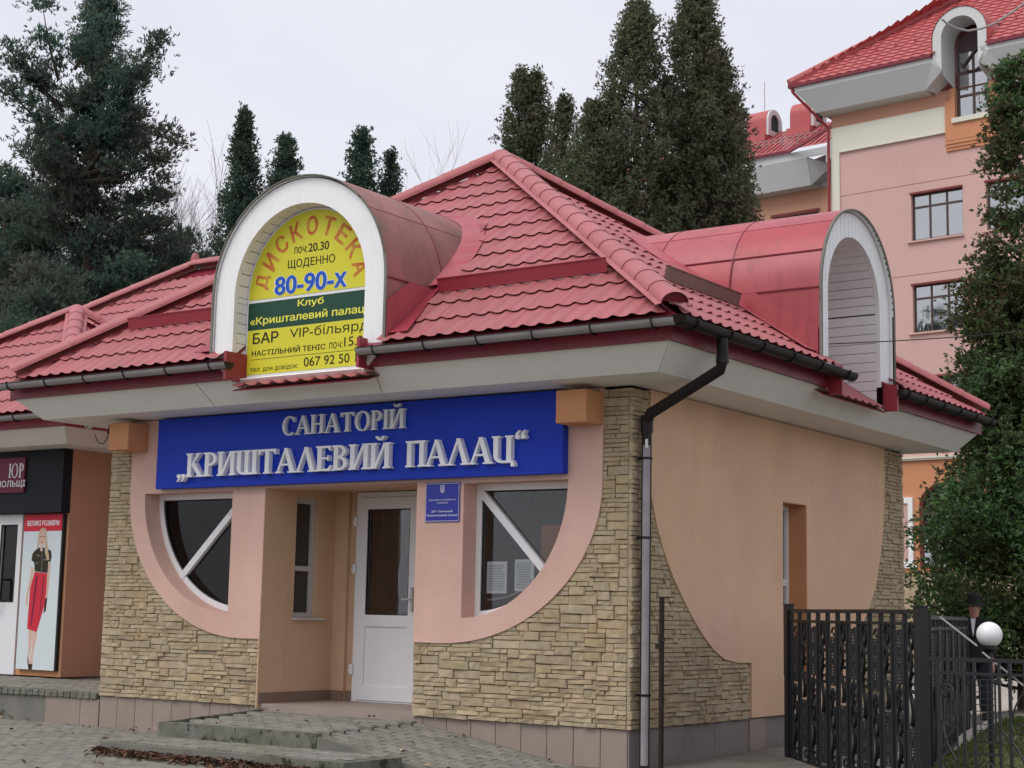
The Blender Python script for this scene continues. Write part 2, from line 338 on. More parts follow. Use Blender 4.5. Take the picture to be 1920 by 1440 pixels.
def text(name, s, m, parent, fn, x0, z0, x1, z1, d, bold=0.0):
    """flat lettering stretched into the box x0..x1, z0..z1 on the surface fn(x,z,d)"""
    vs, fs = text_mesh(s, bold); lo = vs.min(0); hi = vs.max(0); b = MB()
    b.add([fn(x0 + (p[0] - lo[0]) / (hi[0] - lo[0]) * (x1 - x0), z0 + (p[1] - lo[1]) / (hi[1] - lo[1]) * (z1 - z0), d - p[2] * .00006) for p in vs], fs)
    a = np.array(b.v); c = (a.min(0) + a.max(0)) / 2
    me = bpy.data.meshes.new(name); me.from_pydata([tuple(p) for p in (a - c)], [], b.f)
    return meshobj(name, me, m, parent, Matrix.Translation(Vector(c)))

# ------------------------------------------------------------------ ground
GZ = -0.35
def gz(x, y):
    t = min(1, max(0, (x + .1) / .6)); s = max(0, min(.2, .05 * y)); return GZ + t * s
def grid_ground():
    xs = sorted(set([-400, -200, -100, -50, -25] + [x * .5 for x in range(-30, 31)] + [20, 30, 60, 120, 300])); ys = sorted(set([-200, -60, -30] + [y * .5 for y in range(-30, 31)] + [20, 30, 60, 120, 250, 600]))
    b = MB(); b.add([(x, y, gz(x, y)) for y in ys for x in xs], [(j * len(xs) + i, j * len(xs) + i + 1, (j + 1) * len(xs) + i + 1, (j + 1) * len(xs) + i) for j in range(len(ys) - 1) for i in range(len(xs) - 1)])
    me = b.mesh('ground'); return meshobj('ground', me, M['ground'])
ground = grid_ground(); tag(ground, kind='structure')

# small clay-brick pavers, one object each where the picture shows them
PV = []
def paver_me(L_, W_, T_=.05):
    b = MB(); e = .006
    vs = [(-L_ / 2, -W_ / 2, -T_), (L_ / 2, -W_ / 2, -T_), (L_ / 2, W_ / 2, -T_), (-L_ / 2, W_ / 2, -T_), (-L_ / 2, -W_ / 2, -e), (L_ / 2, -W_ / 2, -e), (L_ / 2, W_ / 2, -e), (-L_ / 2, W_ / 2, -e),
          (-L_ / 2 + e, -W_ / 2 + e, 0), (L_ / 2 - e, -W_ / 2 + e, 0), (L_ / 2 - e, W_ / 2 - e, 0), (-L_ / 2 + e, W_ / 2 - e, 0)]
    b.add(vs, [(0, 1, 5, 4), (1, 2, 6, 5), (2, 3, 7, 6), (3, 0, 4, 7), (4, 5, 9, 8), (5, 6, 10, 9), (6, 7, 11, 10), (7, 4, 8, 11), (8, 9, 10, 11)]); return b
def lay_pavers(parent, x0, x1, y0, y1, zf, L_=.20, W_=.10, limit=300, skip=None, margin=160, jit=.0025):
    src = paver_me(L_ - .008, W_ - .008); me = src.mesh('paver'); me.materials.append(M['paver']); cand = []
    ny = int((y1 - y0) / W_); nx = int((x1 - x0) / L_) + 1
    for j in range(ny):
        for i in range(nx):
            x = x0 + (i + .5 - .5 * (j % 2)) * L_; y = y0 + (j + .5) * W_
            if x - L_ / 2 < x0 - .001 or x + L_ / 2 > x1 + .001: continue
            if skip and skip(x, y): continue
            z = zf(x, y); p = pr((x, y, z))
            if not (-margin < p[0] < 1920 + margin and 0 < p[1] < 1440 + margin): continue
            inn = 0 < p[0] < 1920 and p[1] < 1440
            cand.append((0 if inn else 1, p[2], x, y, z))
    cand.sort(); rest = MB()
    for k, (o_, d_, x, y, z) in enumerate(cand):
        dz = random.uniform(-jit, jit); tx, ty, tz = (random.gauss(0, .004) for _ in range(3))
        sl = (zf(x + .1, y) - zf(x - .1, y)) / .2
        Mw = Matrix.Translation((x, y, z + .006 + dz)) @ Matrix.Rotation(tz, 4, 'Z') @ Matrix.Rotation(-math.atan(sl) + ty, 4, 'Y') @ Matrix.Rotation(tx, 4, 'X')
        if k < limit: meshobj('paver', me, None, parent, Mw)
        else: rest.add([Mw @ Vector(v) for v in src.v], src.f)
    if rest.v:
        o = rest.build('paver_field', M['paver'], parent, kind='stuff')
# courtyard pavers (lie 6 mm proud of the dusty ground)
lay_pavers(ground, -9.6, -2.2, -5.2, -.12, lambda x, y: GZ + .012, skip=lambda x, y: (x > -4.2 and y > -2.5))
def slab(name, pts, z0, zf, m, parent=None, label=None):
    b = MB(); n = len(pts); b.add([(x, y, z0) for x, y in pts] + [(x, y, zf(x, y)) for x, y in pts], [tuple(range(n - 1, -1, -1)), tuple(range(n, 2 * n))] + [(i, (i + 1) % n, (i + 1) % n + n, i + n) for i in range(n)])
    return b.build(name, m, parent, label=label)

# entrance steps and ramp
steps = empty('entrance_steps', (-3.4, -1.0, GZ), 'mossy grey concrete entrance steps and sloping ramp in front of the white door', 'steps')
land_z = lambda x, y: -.034 + min(0, y) * .028
ramp_z = lambda x, y: -.034 + min(0, y) * .028 - .165 * max(0, x + 2.35)
slab('landing_slab', [(-4.16, -1.64), (-2.36, -1.64), (-2.36, -.012), (-4.46, -.012)], GZ - .1, lambda x, y: land_z(x, y) - .03, M['concrete'], steps)
slab('ramp_slab', [(-2.355, -1.64), (-.42, -1.64), (-.42, -.012), (-2.355, -.012)], GZ - .1, lambda x, y: max(GZ - .05, ramp_z(x, y) - .03), M['concrete'], steps)
for x0, x1 in ((-4.16, -3.20), (-3.193, -2.2)):
    slab('kerb_stone', [(x0, -1.72), (x1, -1.72), (x1, -1.643), (x0, -1.643)], GZ - .05, lambda x, y: land_z(x, -1.64) + .004, M['kerb'], steps)
for x0, x1 in ((-2.193, -1.3), (-1.293, -.40)):
    slab('kerb_stone', [(x0, -1.72), (x1, -1.72), (x1, -1.643), (x0, -1.643)], GZ - .1, lambda x, y: max(GZ - .04, ramp_z(x, -1.64) + .004), M['concrete'], steps)
slab('kerb_stone', [(-4.22, -1.72), (-4.163, -1.72), (-4.465, -.012), (-4.52, -.012)], GZ - .05, lambda x, y: land_z(x, y) + .004, M['kerb'], steps)
slab('lower_step', [(-4.24, -2.41), (-2.16, -2.41), (-2.16, -1.723), (-4.24, -1.723)], GZ - .05, lambda x, y: -.226, M['concrete'], steps)
slab('lower_step', [(-2.153, -2.49), (-1.22, -2.49), (-1.22, -1.723), (-2.153, -1.723)], GZ - .05, lambda x, y: -.216, M['kerb'], steps, label='dark mossy right end of the lower step')
lay_pavers(steps, -4.50, -2.30, -1.63, -.03, lambda x, y: land_z(x, y) - .008, limit=150, skip=lambda x, y: x - .1 < -4.16 + (y + 1.64) * -.184)
lay_pavers(steps, -2.28, -.44, -1.63, -.03, lambda x, y: ramp_z(x, y) - .008, limit=110, L_=.2)
lay_pavers(steps, -4.22, -1.26, -2.36, -1.73, lambda x, y: -.213, limit=60)
b = MB(); b.box((-4.515, -.012, -.3), (-2.46, 1.14, .025)); b.build('recess_floor', M['floor_tile'], steps)

# ------------------------------------------------------------------ the kiosk
kiosk = empty('entrance_pavilion', (-3.5, 3, GZ), 'peach and sandstone entrance pavilion with red pyramid roof and two barrel dormers', 'building')
KY = 6.73
EN0, EN1, ENZ = -4.52, -2.4455, 2.305
def winL(o=0): return [(-5.0 + o, .965 - o)] + [(-5.0 + o, 2.292 + o)] + [(-6.385 - o, 2.292 + o)] + [(x, z) for x, z in arc(-5.0, 2.292, 1.385 + o, 1.327 + o, 180, 270, 20)][1:-1]
def winR(o=0): return [(-1.862 - o, 2.282 + o), (-1.862 - o, .97 - o)] + [(x, z) for x, z in arc(-1.862, 2.282, 1.215 + o, 1.312 + o, 270, 360, 20)][1:]
core = [(-7, -.02), (EN0 - .01, -.02), (EN0 - .01, ENZ + .02), (EN1 + .01, ENZ + .02), (EN1 + .01, -.02), (-.0, -.02), (-.0, 3.14), (-7, 3.14)]
b = MB(); b.plate([core, winL(.02), winR(.02)], fy(), 0.0, .32); b.build('front_wall', M['mortar'], kiosk)
so_ = [(EN0, ENZ), (EN0, .70), (-4.8, .70)] + arc(-4.8, 2.3, 1.83, 1.6, 270, 180, 22)[1:] + [(-6.63, 3.13), (-.27, 3.13)] + arc(-2.1, 2.25, 1.83, 1.53, 0, -90, 22) + [(EN1, .72), (EN1, ENZ)]
b = MB(); b.plate([so_, winL(-.0), winR(-.0)], fy(), -.052, .34); o = b.build('stucco_panel', M['stucco'], kiosk, label='pink stucco panel with quarter round corners on the front')
# side wall x = 0 .. -0.32
SY0, SY1, SZ0, SZ1 = 3.16, 3.775, .35, 2.275
core = rect(.0, -.02, KY, 3.14)
b = MB(); b.plate([core, rect(SY0 - .02, SZ0 - .02, SY1 + .02, SZ1 + .02)], fx, 0.0, -.3); b.build('side_wall', M['mortar'], kiosk)
sp = [(2.405, .012), (6.05 - 1.2, .012), (4.85, .62), (5.2, .86), (5.5, 1.12), (5.75, 1.405), (5.9, 1.75), (6.0, 2.05), (6.056, 2.341), (6.08, 2.7), (6.08, 3.13), (.28, 3.13), (.27, 2.6), (.312, 2.132), (.42, 1.85), (.56, 1.62), (.73, 1.4), (.921, 1.204), (1.138, 1.004), (1.358, .836), (1.57, .70), (1.811, .605), (2.1, .57), (2.405, .565)]
b = MB(); b.plate([sp, rect(SY0, SZ0, SY1, SZ1)], fx, .05, -.32); b.build('stucco_panel', M['stucco_s'], kiosk, label='peach stucco panel with curved edge on the side wall')
b = MB(); b.box((-7, KY - .3, -.3), (0, KY, 3.14)); b.build('rear_wall', M['stucco'], kiosk)
b = MB(); b.box((-7.0, .33, -.3), (-6.7, KY - .31, 3.14)); b.build('left_wall', M['stucco'], kiosk)
# orange reveal of the side opening
b = MB(); b.box((-.3, SY1 + .001, SZ0), (.046, SY1 + .0, SZ1)); 
b = MB(); b.plate([rect(SY0 - .0, SZ0, SY1, SZ1), rect(SY0 + .008, SZ0 + .008, SY1 - .008, SZ1 - .008)], fx, .047, -.3); b.build('reveal', M['stucco_o'], kiosk)

# ---- stone cladding
def pack(u0, u1, v0, v1, cu, cv, rnd):
    nu, nv = int(round((u1 - u0) / cu)), int(round((v1 - v0) / cv)); occ = np.zeros((nu, nv), bool); out = []
    for j in range(nv):
        i = 0
        while i < nu:
            if occ[i, j]: i += 1; continue
            w = rnd.choice((2, 3, 3, 4, 5, 6, 7, 8, 9)); h = rnd.choice((1, 1, 1, 1, 2, 2)) if w < 6 else rnd.choice((1, 1, 1, 2))
            w = min(w, nu - i); h = min(h, nv - j)
            for k in range(w):
                if occ[i + k, j:j + h].any(): w = k; break
            if nu - i - w == 1 and not occ[i + w, j]: w += 1
            occ[i:i + w, j:j + h] = True; out.append((u0 + i * cu, u0 + (i + w) * cu, v0 + j * cv, v0 + (j + h) * cv)); i += w
    return out
def inpoly(x, y, poly):
    c = False; n = len(poly)
    for i in range(n):
        x1, y1 = poly[i]; x2, y2 = poly[(i + 1) % n]
        if (y1 > y) != (y2 > y) and x < (x2 - x1) * (y - y1) / (y2 - y1) + x1: c = not c
    return c
rs = random.Random(3)
def stone_src(rnd):
    """unit ledge stone in x (length), z (height), front at y=-1, chipped uneven face"""
    j = lambda a: rnd.uniform(-a, a); b = MB(); e = .025
    back = [(-.5, 0, -.5), (.5, 0, -.5), (.5, 0, .5), (-.5, 0, .5)]
    mid = [(-.5 + abs(j(e)), -.86, -.5 + abs(j(.07))), (.5 - abs(j(.03)), -.86, -.5 + abs(j(.07))), (.5 - abs(j(.03)), -.86, .5 - abs(j(.07))), (-.5 + abs(j(.03)), -.86, .5 - abs(j(.07)))]
    fr = [(-.46 + j(.03), -1 + j(.16), -.40 + j(.07)), (j(.12), -1.05 + j(.14), -.40 + j(.07)), (.42 + j(.04), -1 + j(.16), -.40 + j(.07)), (.42 + j(.04), -1 + j(.16), .41 + j(.06)), (j(.12), -1.05 + j(.14), .41 + j(.06)), (-.42 + j(.04), -1 + j(.16), .41 + j(.06))]
    b.add(back + mid + fr, [(0, 1, 5, 4), (1, 2, 6, 5), (2, 3, 7, 6), (3, 0, 4, 7), (4, 5, 10, 9, 8), (5, 6, 11, 10), (6, 7, 13, 12, 11), (7, 4, 8, 13), (8, 9, 12, 13), (9, 10, 11, 12)]); return b
SRC = [stone_src(rs) for _ in range(14)]; SME = []
for s_ in SRC:
    me = s_.mesh('stone'); me.materials.append(M['stone']); SME.append(me)
pan_sh = so_; stones = []
def crosses(q, poly): return any(inpoly(a, c, poly) for a, c in q)
for A0, A1 in ((-7.0, EN0), (EN1, 0.0)):
    nn = round((A1 - A0) / .045); cu = (A1 - A0) / nn
    for u0, u1, v0, v1 in pack(A0, A1, .0, 3.13, cu, .0427, rs):
        cx_, cz_ = (u0 + u1) / 2, (v0 + v1) / 2; q = ((u0, v0), (u1, v0), (u0, v1), (u1, v1))
        if all(inpoly(a, c, so_) for a, c in q) and inpoly(cx_, v0, so_): continue
        WL_, WR_ = winL(.06), winR(.06)
        while u1 - u0 > .05 and (inpoly(u1, v0, WL_) or inpoly(u1, v1, WL_) or (u0 < -6.5 and u1 > -6.46 and v1 > 2.2)): u1 -= .04
        while u1 - u0 > .05 and (inpoly(u0, v0, WR_) or inpoly(u0, v1, WR_)): u0 += .04
        cx_ = (u0 + u1) / 2
        dep = rs.uniform(.033, .041) if (crosses(q, so_) or u1 > -.002 or u0 < -6.99) else rs.uniform(.030, .052)
        Mw = Matrix.Translation((cx_, -.0, cz_)) @ Matrix.Rotation(rs.gauss(0, .008), 4, 'Y') @ Matrix.Diagonal((u1 - u0 - .0012, dep, v1 - v0 - .0012, 1))
        stones.append(((u1 - u0) * (v1 - v0) * 1.5, Mw))
for u0, u1, v0, v1 in pack(0.0, KY, .0, 3.13, .0449, .0427, rs):
    cy_, cz_ = (u0 + u1) / 2, (v0 + v1) / 2; q = ((u0, v0), (u1, v0), (u0, v1), (u1, v1))
    if all(inpoly(a, c, sp) for a, c in q): continue
    if 2.38 < cy_ < 4.9 and cz_ < .6: continue
    if u0 < 2.405 < u1 and cz_ < .565: u1 = 2.405
    lo = u0 if u0 > .001 else -.026
    dep = rs.uniform(.032, .039) if crosses(q, sp) else rs.uniform(.028, .050)
    Mw = Matrix.Translation((0, (lo + u1) / 2, cz_)) @ Matrix.Rotation(PI / 2, 4, 'Z') @ Matrix.Rotation(rs.gauss(0, .008), 4, 'Y') @ Matrix.Diagonal((u1 - lo - .0012, dep, v1 - v0 - .0012, 1))
    stones.append(((u1 - u0) * (v1 - v0) * .8, Mw))
stones.sort(key=lambda s: -s[0]); rest = MB()
for k, (a_, Mw) in enumerate(stones):
    q = rs.randrange(14)
    if k < 298: meshobj('stone', SME[q], None, kiosk, Mw)
    else: rest.add([Mw @ Vector(v) for v in SRC[q].v], SRC[q].f)
rest.build('small_stone', M['stone'], kiosk, kind='stuff')

# ---- plinth tiles
def tilebox(name, a, b_, m, parent, bev=.004, label=None):
    b = MB(); b.box(a, b_); o = b.build(name, m, parent, bevel=bev, label=label); return o
x = -7.0; k = 0
while x < -.01:
    w = .292; x1 = min(x + w, -.0)
    if x1 > x + .02:
        if not (-4.45 < x and x1 < -2.5): tilebox('plinth_tile', (x + .003, -.012 - .001 * (k % 2), GZ - .08), (x1 - .003, .0 + .3, -.004), M['plinth'], kiosk)
    x += w; k += 1
b = MB(); b.box((-6.99, .31, GZ - .1), (-.02, KY - .01, -.03)); b.build('foundation', M['plinth_g'], kiosk)
y = .0
for w in (.42, .62, .62, .74, .36, .6, .6, .9, .9, .9):
    y1 = min(y + w, KY)
    tilebox('plinth_tile', (-.3, y + .003 if y > 0 else .0, GZ - .08), (.012 if w != .36 else .03, y1 - .003, -.004), M['plinth_g'] if w != .36 else M['plinth'], kiosk); y = y1

# ---- roof slopes
EX0, EX1, EY0, EY1, EZ = -7.63, 1.07, -1.07, 7.0, 3.545
AP = Vector((-3.28, 2.47, 6.358))
def clip(poly, hp):
    for a, b, c in hp:                                  # keep a*u+b*s+c >= 0
        out = []; n = len(poly)
        for i in range(n):
            p, q = poly[i], poly[(i + 1) % n]; dp = a * p[0] + b * p[1] + c; dq = a * q[0] + b * q[1] + c
            if dp >= 0: out.append(p)
            if (dp >= 0) != (dq >= 0):
                t = dp / (dp - dq); out.append(tuple(p[k] + (q[k] - p[k]) * t for k in range(len(p))))
        poly = out
        if len(poly) < 3: return []
    return poly
PITCH, ROW, NSEG = .188, .35, 8
def wave(u):
    c = .5 + .5 * math.cos(2 * PI * u / PITCH); return .024 * c ** 2.0
def tile_polys(i, j, p=PITCH, L_=ROW):
    u0 = i * p; s0 = j * L_; s1 = s0 + L_ + .02; P = []
    us = [u0 + p * k / NSEG for k in range(NSEG + 1)]
    def h(u, t): return wave(u) + .020 * (1 - t) + .004
    for k in range(NSEG):
        a, b_ = us[k], us[k + 1]
        P.append([(a, s0, h(a, 0)), (b_, s0, h(b_, 0)), (b_, s1, h(b_, 1.0)), (a, s1, h(a, 1.0))])
        P.append([(a, s0 + .030, h(a, 0) - .019), (b_, s0 + .030, h(b_, 0) - .019), (b_, s0, h(b_, 0)), (a, s0, h(a, 0))])
    return P
def slope_tiles(parent, Mslope, width, hp, rows, limit, m, holes=None, s_from=0, name='tile'):
    """parent part, slope frame (u along the eave, s up the slope, n out), half planes hp, tiles in order of size in the picture"""
    cols = int(width / PITCH) + 1; items = []
    for i in range(cols):
        for j in range(rows):
            cu, cs = (i + .5) * PITCH, (j + .5) * ROW + s_from; inside = True; out = False
            for a, b_, c in hp:
                vals = [a * u + b_ * s + c for u in (i * PITCH, (i + 1) * PITCH) for s in (j * ROW + s_from, (j + 1) * ROW + .02 + s_from)]
                if max(vals) < .0: out = True; break
                if min(vals) < 0: inside = False
            if out or (holes and holes(cu, cs)): continue
            p = pr(Mslope @ Vector((cu, cs, 0))); vis = 0 if (-40 < p[0] < 1960) else 1
            items.append((vis, p[2], inside, i, j))
    items.sort(key=lambda t: t[:2]); rest = MB(); base = None
    for k, (v, d, inside, i, j) in enumerate(items):
        if inside:
            if base is None:
                bb = MB()
                for P in tile_polys(0, 0): bb.add(P, [tuple(range(len(P)))])
                src = bb; base = bb.mesh(name, True); base.materials.append(m)
            Mw = Mslope @ Matrix.Translation((i * PITCH, j * ROW + s_from, 0))
            if k < limit: meshobj(name, base, None, parent, Mw)
            else: rest.add([Mw @ Vector(q) for q in src.v], src.f)
        else:
            bb = MB()
            for P in tile_polys(i, j):
                P = [(q[0], q[1] + s_from, q[2]) for q in P]; P = clip(P, hp)
                if len(P) >= 3: bb.add([Mslope @ Vector(q) for q in P], [tuple(range(len(P)))])
            if not bb.v: continue
            if k < limit: bb.build(name, m, parent)
            else: rest.add(bb.v, bb.f)
    if rest.v: rest.build('far_tile', m, parent, kind='stuff')
def frame(o, u, s):
    u = Vector(u).normalized(); s = Vector(s); s = (s - u * s.dot(u)).normalized(); n = u.cross(s)
    Mx = Matrix.Identity(4); Mx.col[0][:3] = u; Mx.col[1][:3] = s; Mx.col[2][:3] = n; Mx.col[3][:3] = Vector(o); return Mx
def tri_hp(Mi, pts):
    """half planes of the convex polygon pts (world) in the slope frame"""
    q = [(Mi @ Vector(p)) for p in pts]; c = (sum(p[0] for p in q) / len(q), sum(p[1] for p in q) / len(q)); hp = []
    for i in range(len(q)):
        a, b_ = q[i], q[(i + 1) % len(q)]; nx, ny = -(b_[1] - a[1]), b_[0] - a[0]; Ln = math.hypot(nx, ny); nx /= Ln; ny /= Ln; cc = -(nx * a[0] + ny * a[1])
        if nx * c[0] + ny * c[1] + cc < 0: nx, ny, cc = -nx, -ny, -cc
        hp.append((nx, ny, cc))
    return hp
def add_slope(parent, name, o, u, apex, pts, rows, limit, m=None, holes=None, lip=True, label=None, cut=.07, notch=None):
    Mx = frame(o, u, Vector(apex) - Vector(o)); Mi = Mx.inverted()
    bm_ = MB(); q = [Mx @ (Mi @ Vector(p) - Vector((0, 0, .02))) for p in pts]; q2 = [Mx @ (Mi @ Vector(p) - Vector((0, 0, .05))) for p in pts]; n = len(q)
    if notch:
        u0, u1, s1 = notch; w_ = (Mi @ Vector(pts[1])); ap_ = Mi @ Vector(pts[2]); lp = [(0, 0), (u0, 0), (u0, s1), (u1, s1), (u1, 0), (w_[0], 0), (ap_[0], ap_[1])]
        bm_.plate([lp], lambda a, c, d: Mx @ Vector((a, c, d)), -.02, -.05)
    else: bm_.add(q + q2, [tuple(range(n)), tuple(range(2 * n - 1, n - 1, -1))] + [(i, i + n, (i + 1) % n + n, (i + 1) % n) for i in range(n)])
    ob = bm_.build(name, M['fascia'], parent, label=label)
    hp = tri_hp(Mi, pts); hp = [h for h in hp if abs(h[0]) > .05 or h[1] < 0]   # the eave edge needs no clip
    hp = [(a, b_, c - (cut if abs(a) > .05 else 0)) for a, b_, c in hp]; Ln = max((Mi @ Vector(p))[0] for p in pts)
    slope_tiles(ob, Mx, Ln, hp, rows, limit, m or M['roof'], holes)
    return ob, Mx
DL, DRR = -4.16, -2.36      # eaves interrupted by the front dormer
FLc, FRc, BRc, BLc = Vector((EX0, EY0, EZ)), Vector((EX1, EY0, EZ)), Vector((EX1, EY1, EZ)), Vector((EX0, EY1, EZ))
KF = (AP.z - EZ) / (AP.y - EY0); KS = (AP.z - EZ) / (EX1 - AP.x)
zF = lambda y: EZ + (y - EY0) * KF
zS = lambda x: EZ + (EX1 - x) * KS
DC, DR, DRI, DS = -3.29, 1.15, .875, 4.21       # front dormer: centre x, outer and inner radius, springing
def hole_front(u, s):
    x = EX0 + u; z = EZ + s * math.sin(math.atan(KF)); y = EY0 + s * math.cos(math.atan(KF))
    if abs(x - DC) > DR - .12: return False
    top = DS + math.sqrt(max(0, (DR - .1) ** 2 - (x - DC) ** 2)); return z < top
SC, SR, SRI, SSP = 3.08, .98, .70, 4.36       # side dormer: centre y, radii, springing
def hole_side(u, s):
    y = EY0 + u; z = EZ + s * math.sin(math.atan(KS))
    if abs(y - SC) > SR - .12: return False
    return z < SSP + math.sqrt(max(0, (SR - .1) ** 2 - (y - SC) ** 2))
roofF, MF_ = add_slope(kiosk, 'front_roof_slope', FLc, (1, 0, 0), AP, [FLc, FRc, AP], 14, 299, holes=hole_front, notch=(DL - EX0, DRR - EX0, .52))
roofS, MS_ = add_slope(kiosk, 'side_roof_slope', FRc, (0, 1, 0), AP, [FRc, BRc, AP], 16, 299, holes=hole_side, notch=(2.28 - EY0, 3.80 - EY0, 1.36))
for nm, a, c in (('left_roof_slope', BLc, FLc), ('rear_roof_slope', BRc, BLc)):
    add_slope(kiosk, nm, a, c - a, AP, [a, c, AP], 14, 0)
def ridge_caps(parent, p, q, m, r=.115, step=.37, n=10, lift=.035, first=True):
    p = Vector(p); q = Vector(q); d = q - p; Ln = d.length; d.normalize(); N = max(1, int(round(Ln / step))); st = Ln / N
    side = d.cross(Vector((0, 0, 1))).normalized(); up = side.cross(d).normalized(); b = MB(); vs = []; fs = []
    prof = [(0, r * 1.0), (.03, r * 1.03), (.05, r * .99), (st + .02, r * .94)]
    for t, rr in prof:
        for k in range(n + 1):
            a = PI * k / n; vs.append((side.normalized() * 0, t, rr, a))
    V = []
    for _, t, rr, a in vs: V.append(Vector((rr * math.cos(a), t, rr * math.sin(a) * .82 )))
    for i in range(len(prof) - 1):
        for k in range(n): fs.append((i * (n + 1) + k, i * (n + 1) + k + 1, (i + 1) * (n + 1) + k + 1, (i + 1) * (n + 1) + k))
    b.add(V, fs); me = b.mesh('ridge_cap', True); me.materials.append(m)
    Mx = Matrix.Identity(4); Mx.col[0][:3] = side; Mx.col[1][:3] = d; Mx.col[2][:3] = up
    for i in range(N):
        Mw = Matrix.Translation(p + d * (i * st) + up * lift) @ Mx.to_3x3().to_4x4(); meshobj('ridge_cap', me, None, parent, Mw)
    # flat flanges either side of the roll
    fl = MB(); w = r * 1.45
    for sgn in (-1, 1):
        a0 = p + side * (sgn * r * .9) + up * (lift - .004); a1 = q + side * (sgn * r * .9) + up * (lift - .004); e = side * (sgn * (w - r)) - up * .022
        t_ = up * .003
        fl.add([a0, a1, a1 + e, a0 + e, a0 + t_, a1 + t_, a1 + e + t_, a0 + e + t_], [(0, 1, 2, 3), (7, 6, 5, 4), (0, 4, 5, 1), (2, 6, 7, 3), (1, 5, 6, 2), (0, 3, 7, 4)])
    fl.build('ridge_flange', m, parent)
for c_ in (FRc, FLc, BRc, BLc):
    dlt = (AP - c_); ridge_caps(kiosk, c_ + dlt * .012 + Vector((0, 0, .03)), AP + Vector((0, 0, .03)), M['cap'], r=.125)
b = MB(); b.lathe([(.001, .17), (.07, .15), (.13, .08), (.16, 0)], AP + Vector((0, 0, .0)), 12); b.build('apex_cap', M['cap'], kiosk, smooth=True)
d_ = (AP - FRc).normalized(); sd_ = d_.cross(Vector((0, 0, 1))).normalized(); up_ = sd_.cross(d_).normalized(); c_ = FRc + (AP - FRc) * .012 + Vector((0, 0, .035)) + up_ * .035 + d_ * .03
b = MB(); b.add([c_ + sd_ * (.12 * math.cos(PI * k / 12)) + up_ * (.098 * math.sin(PI * k / 12)) for k in range(13)], [tuple(range(13))]); b.build('ridge_end_cap', M['fascia'], kiosk)

# ---- eaves: gutters, fascia, slanted panels, soffit
FB = 3.35; PB = 3.135
oF, oP = .917, .665
XL_F, XL_P = -7.68, -7.49; YB_F, YB_P = 6.98, 6.92
def quadslab(b, pts, t):
    p = [Vector(q) for q in pts]; n = (p[1] - p[0]).cross(p[2] - p[0]).normalized() * t
    q = p + [v + n for v in p]; k = len(p); b.add(q, [tuple(range(k)), tuple(range(2 * k - 1, k - 1, -1))] + [(i, i + k, (i + 1) % k + k, (i + 1) % k) for i in range(k)])
# slanted white panels split at the sheet joints
def slanted(name, A0, A1, B0, B1, cuts):
    A0, A1, B0, B1 = map(Vector, (A0, A1, B0, B1))
    for t0, t1 in zip(cuts[:-1], cuts[1:]):
        e = .0008; b = MB(); quadslab(b, [A0.lerp(A1, t0 + e), A0.lerp(A1, t1 - e), B0.lerp(B1, t1 - e), B0.lerp(B1, t0 + e)], .012); b.build(name, M['soffit'], kiosk)
slanted('eaves_panel', (XL_F, -oF, FB), (oF, -oF, FB), (XL_P, -oP, PB), (oP, -oP, PB), (0, .34, .62, 1))
slanted('eaves_panel', (oF + .0, -oF, FB), (oF, YB_F, FB), (oP, -oP, PB), (oP, YB_P, PB), (0, .5, 1))
slanted('eaves_panel', (oF, YB_F, FB), (XL_F, YB_F, FB), (oP, YB_P - .0, PB), (XL_P, YB_P, PB), (0, 1))
slanted('eaves_panel', (XL_F, YB_F, FB), (XL_F, -oF, FB), (XL_P, YB_P, PB), (XL_P, -oP, PB), (0, 1))
b = MB(); b.box((XL_P, -oP, PB + .004), (oP, YB_P, PB + .02)); b.build('soffit', M['soffit'], kiosk)
def fascia(p, q, z0=FB - .004, z1=3.53, t=.03, parent=kiosk):
    b = MB(); p = Vector((*p, 0)); q = Vector((*q, 0)); d = (q - p).normalized(); n = Vector((d.y, -d.x, 0)) * t
    vs = [p, q, q - n, p - n]; b.add([(v.x, v.y, z0) for v in vs] + [(v.x, v.y, z1) for v in vs], [(3, 2, 1, 0), (4, 5, 6, 7), (0, 1, 5, 4), (1, 2, 6, 5), (2, 3, 7, 6), (3, 0, 4, 7)]); return b.build('fascia_board', M['fascia'], parent)
SLf, SRf = 2.28, 3.80       # and by the side dormer
fo = oF + .055
fascia((XL_F - .03, -fo), (DL, -fo)); fascia((DRR, -fo), (fo, -fo)); fascia((fo, -fo + .031), (fo, SLf)); fascia((fo, SRf), (fo, YB_F)); fascia((XL_F - .03, YB_F), (XL_F - .03, -fo + .031))
for xx, s_ in ((DL, 1), (DRR, -1)):   # burgundy returns beside the dormer legs
    b = MB(); b.box((min(xx, xx + s_ * .035), -1.12, 3.33), (max(xx, xx + s_ * .035), -.80, 3.62)); b.build('fascia_return', M['guard'], kiosk)
for yy, s_ in ((SLf, 1), (SRf, -1)):
    b = MB(); b.box((.97, min(yy, yy + s_ * .03), 3.27), (1.12, max(yy, yy + s_ * .03), 3.56)); b.build('fascia_return', M['guard'], kiosk)
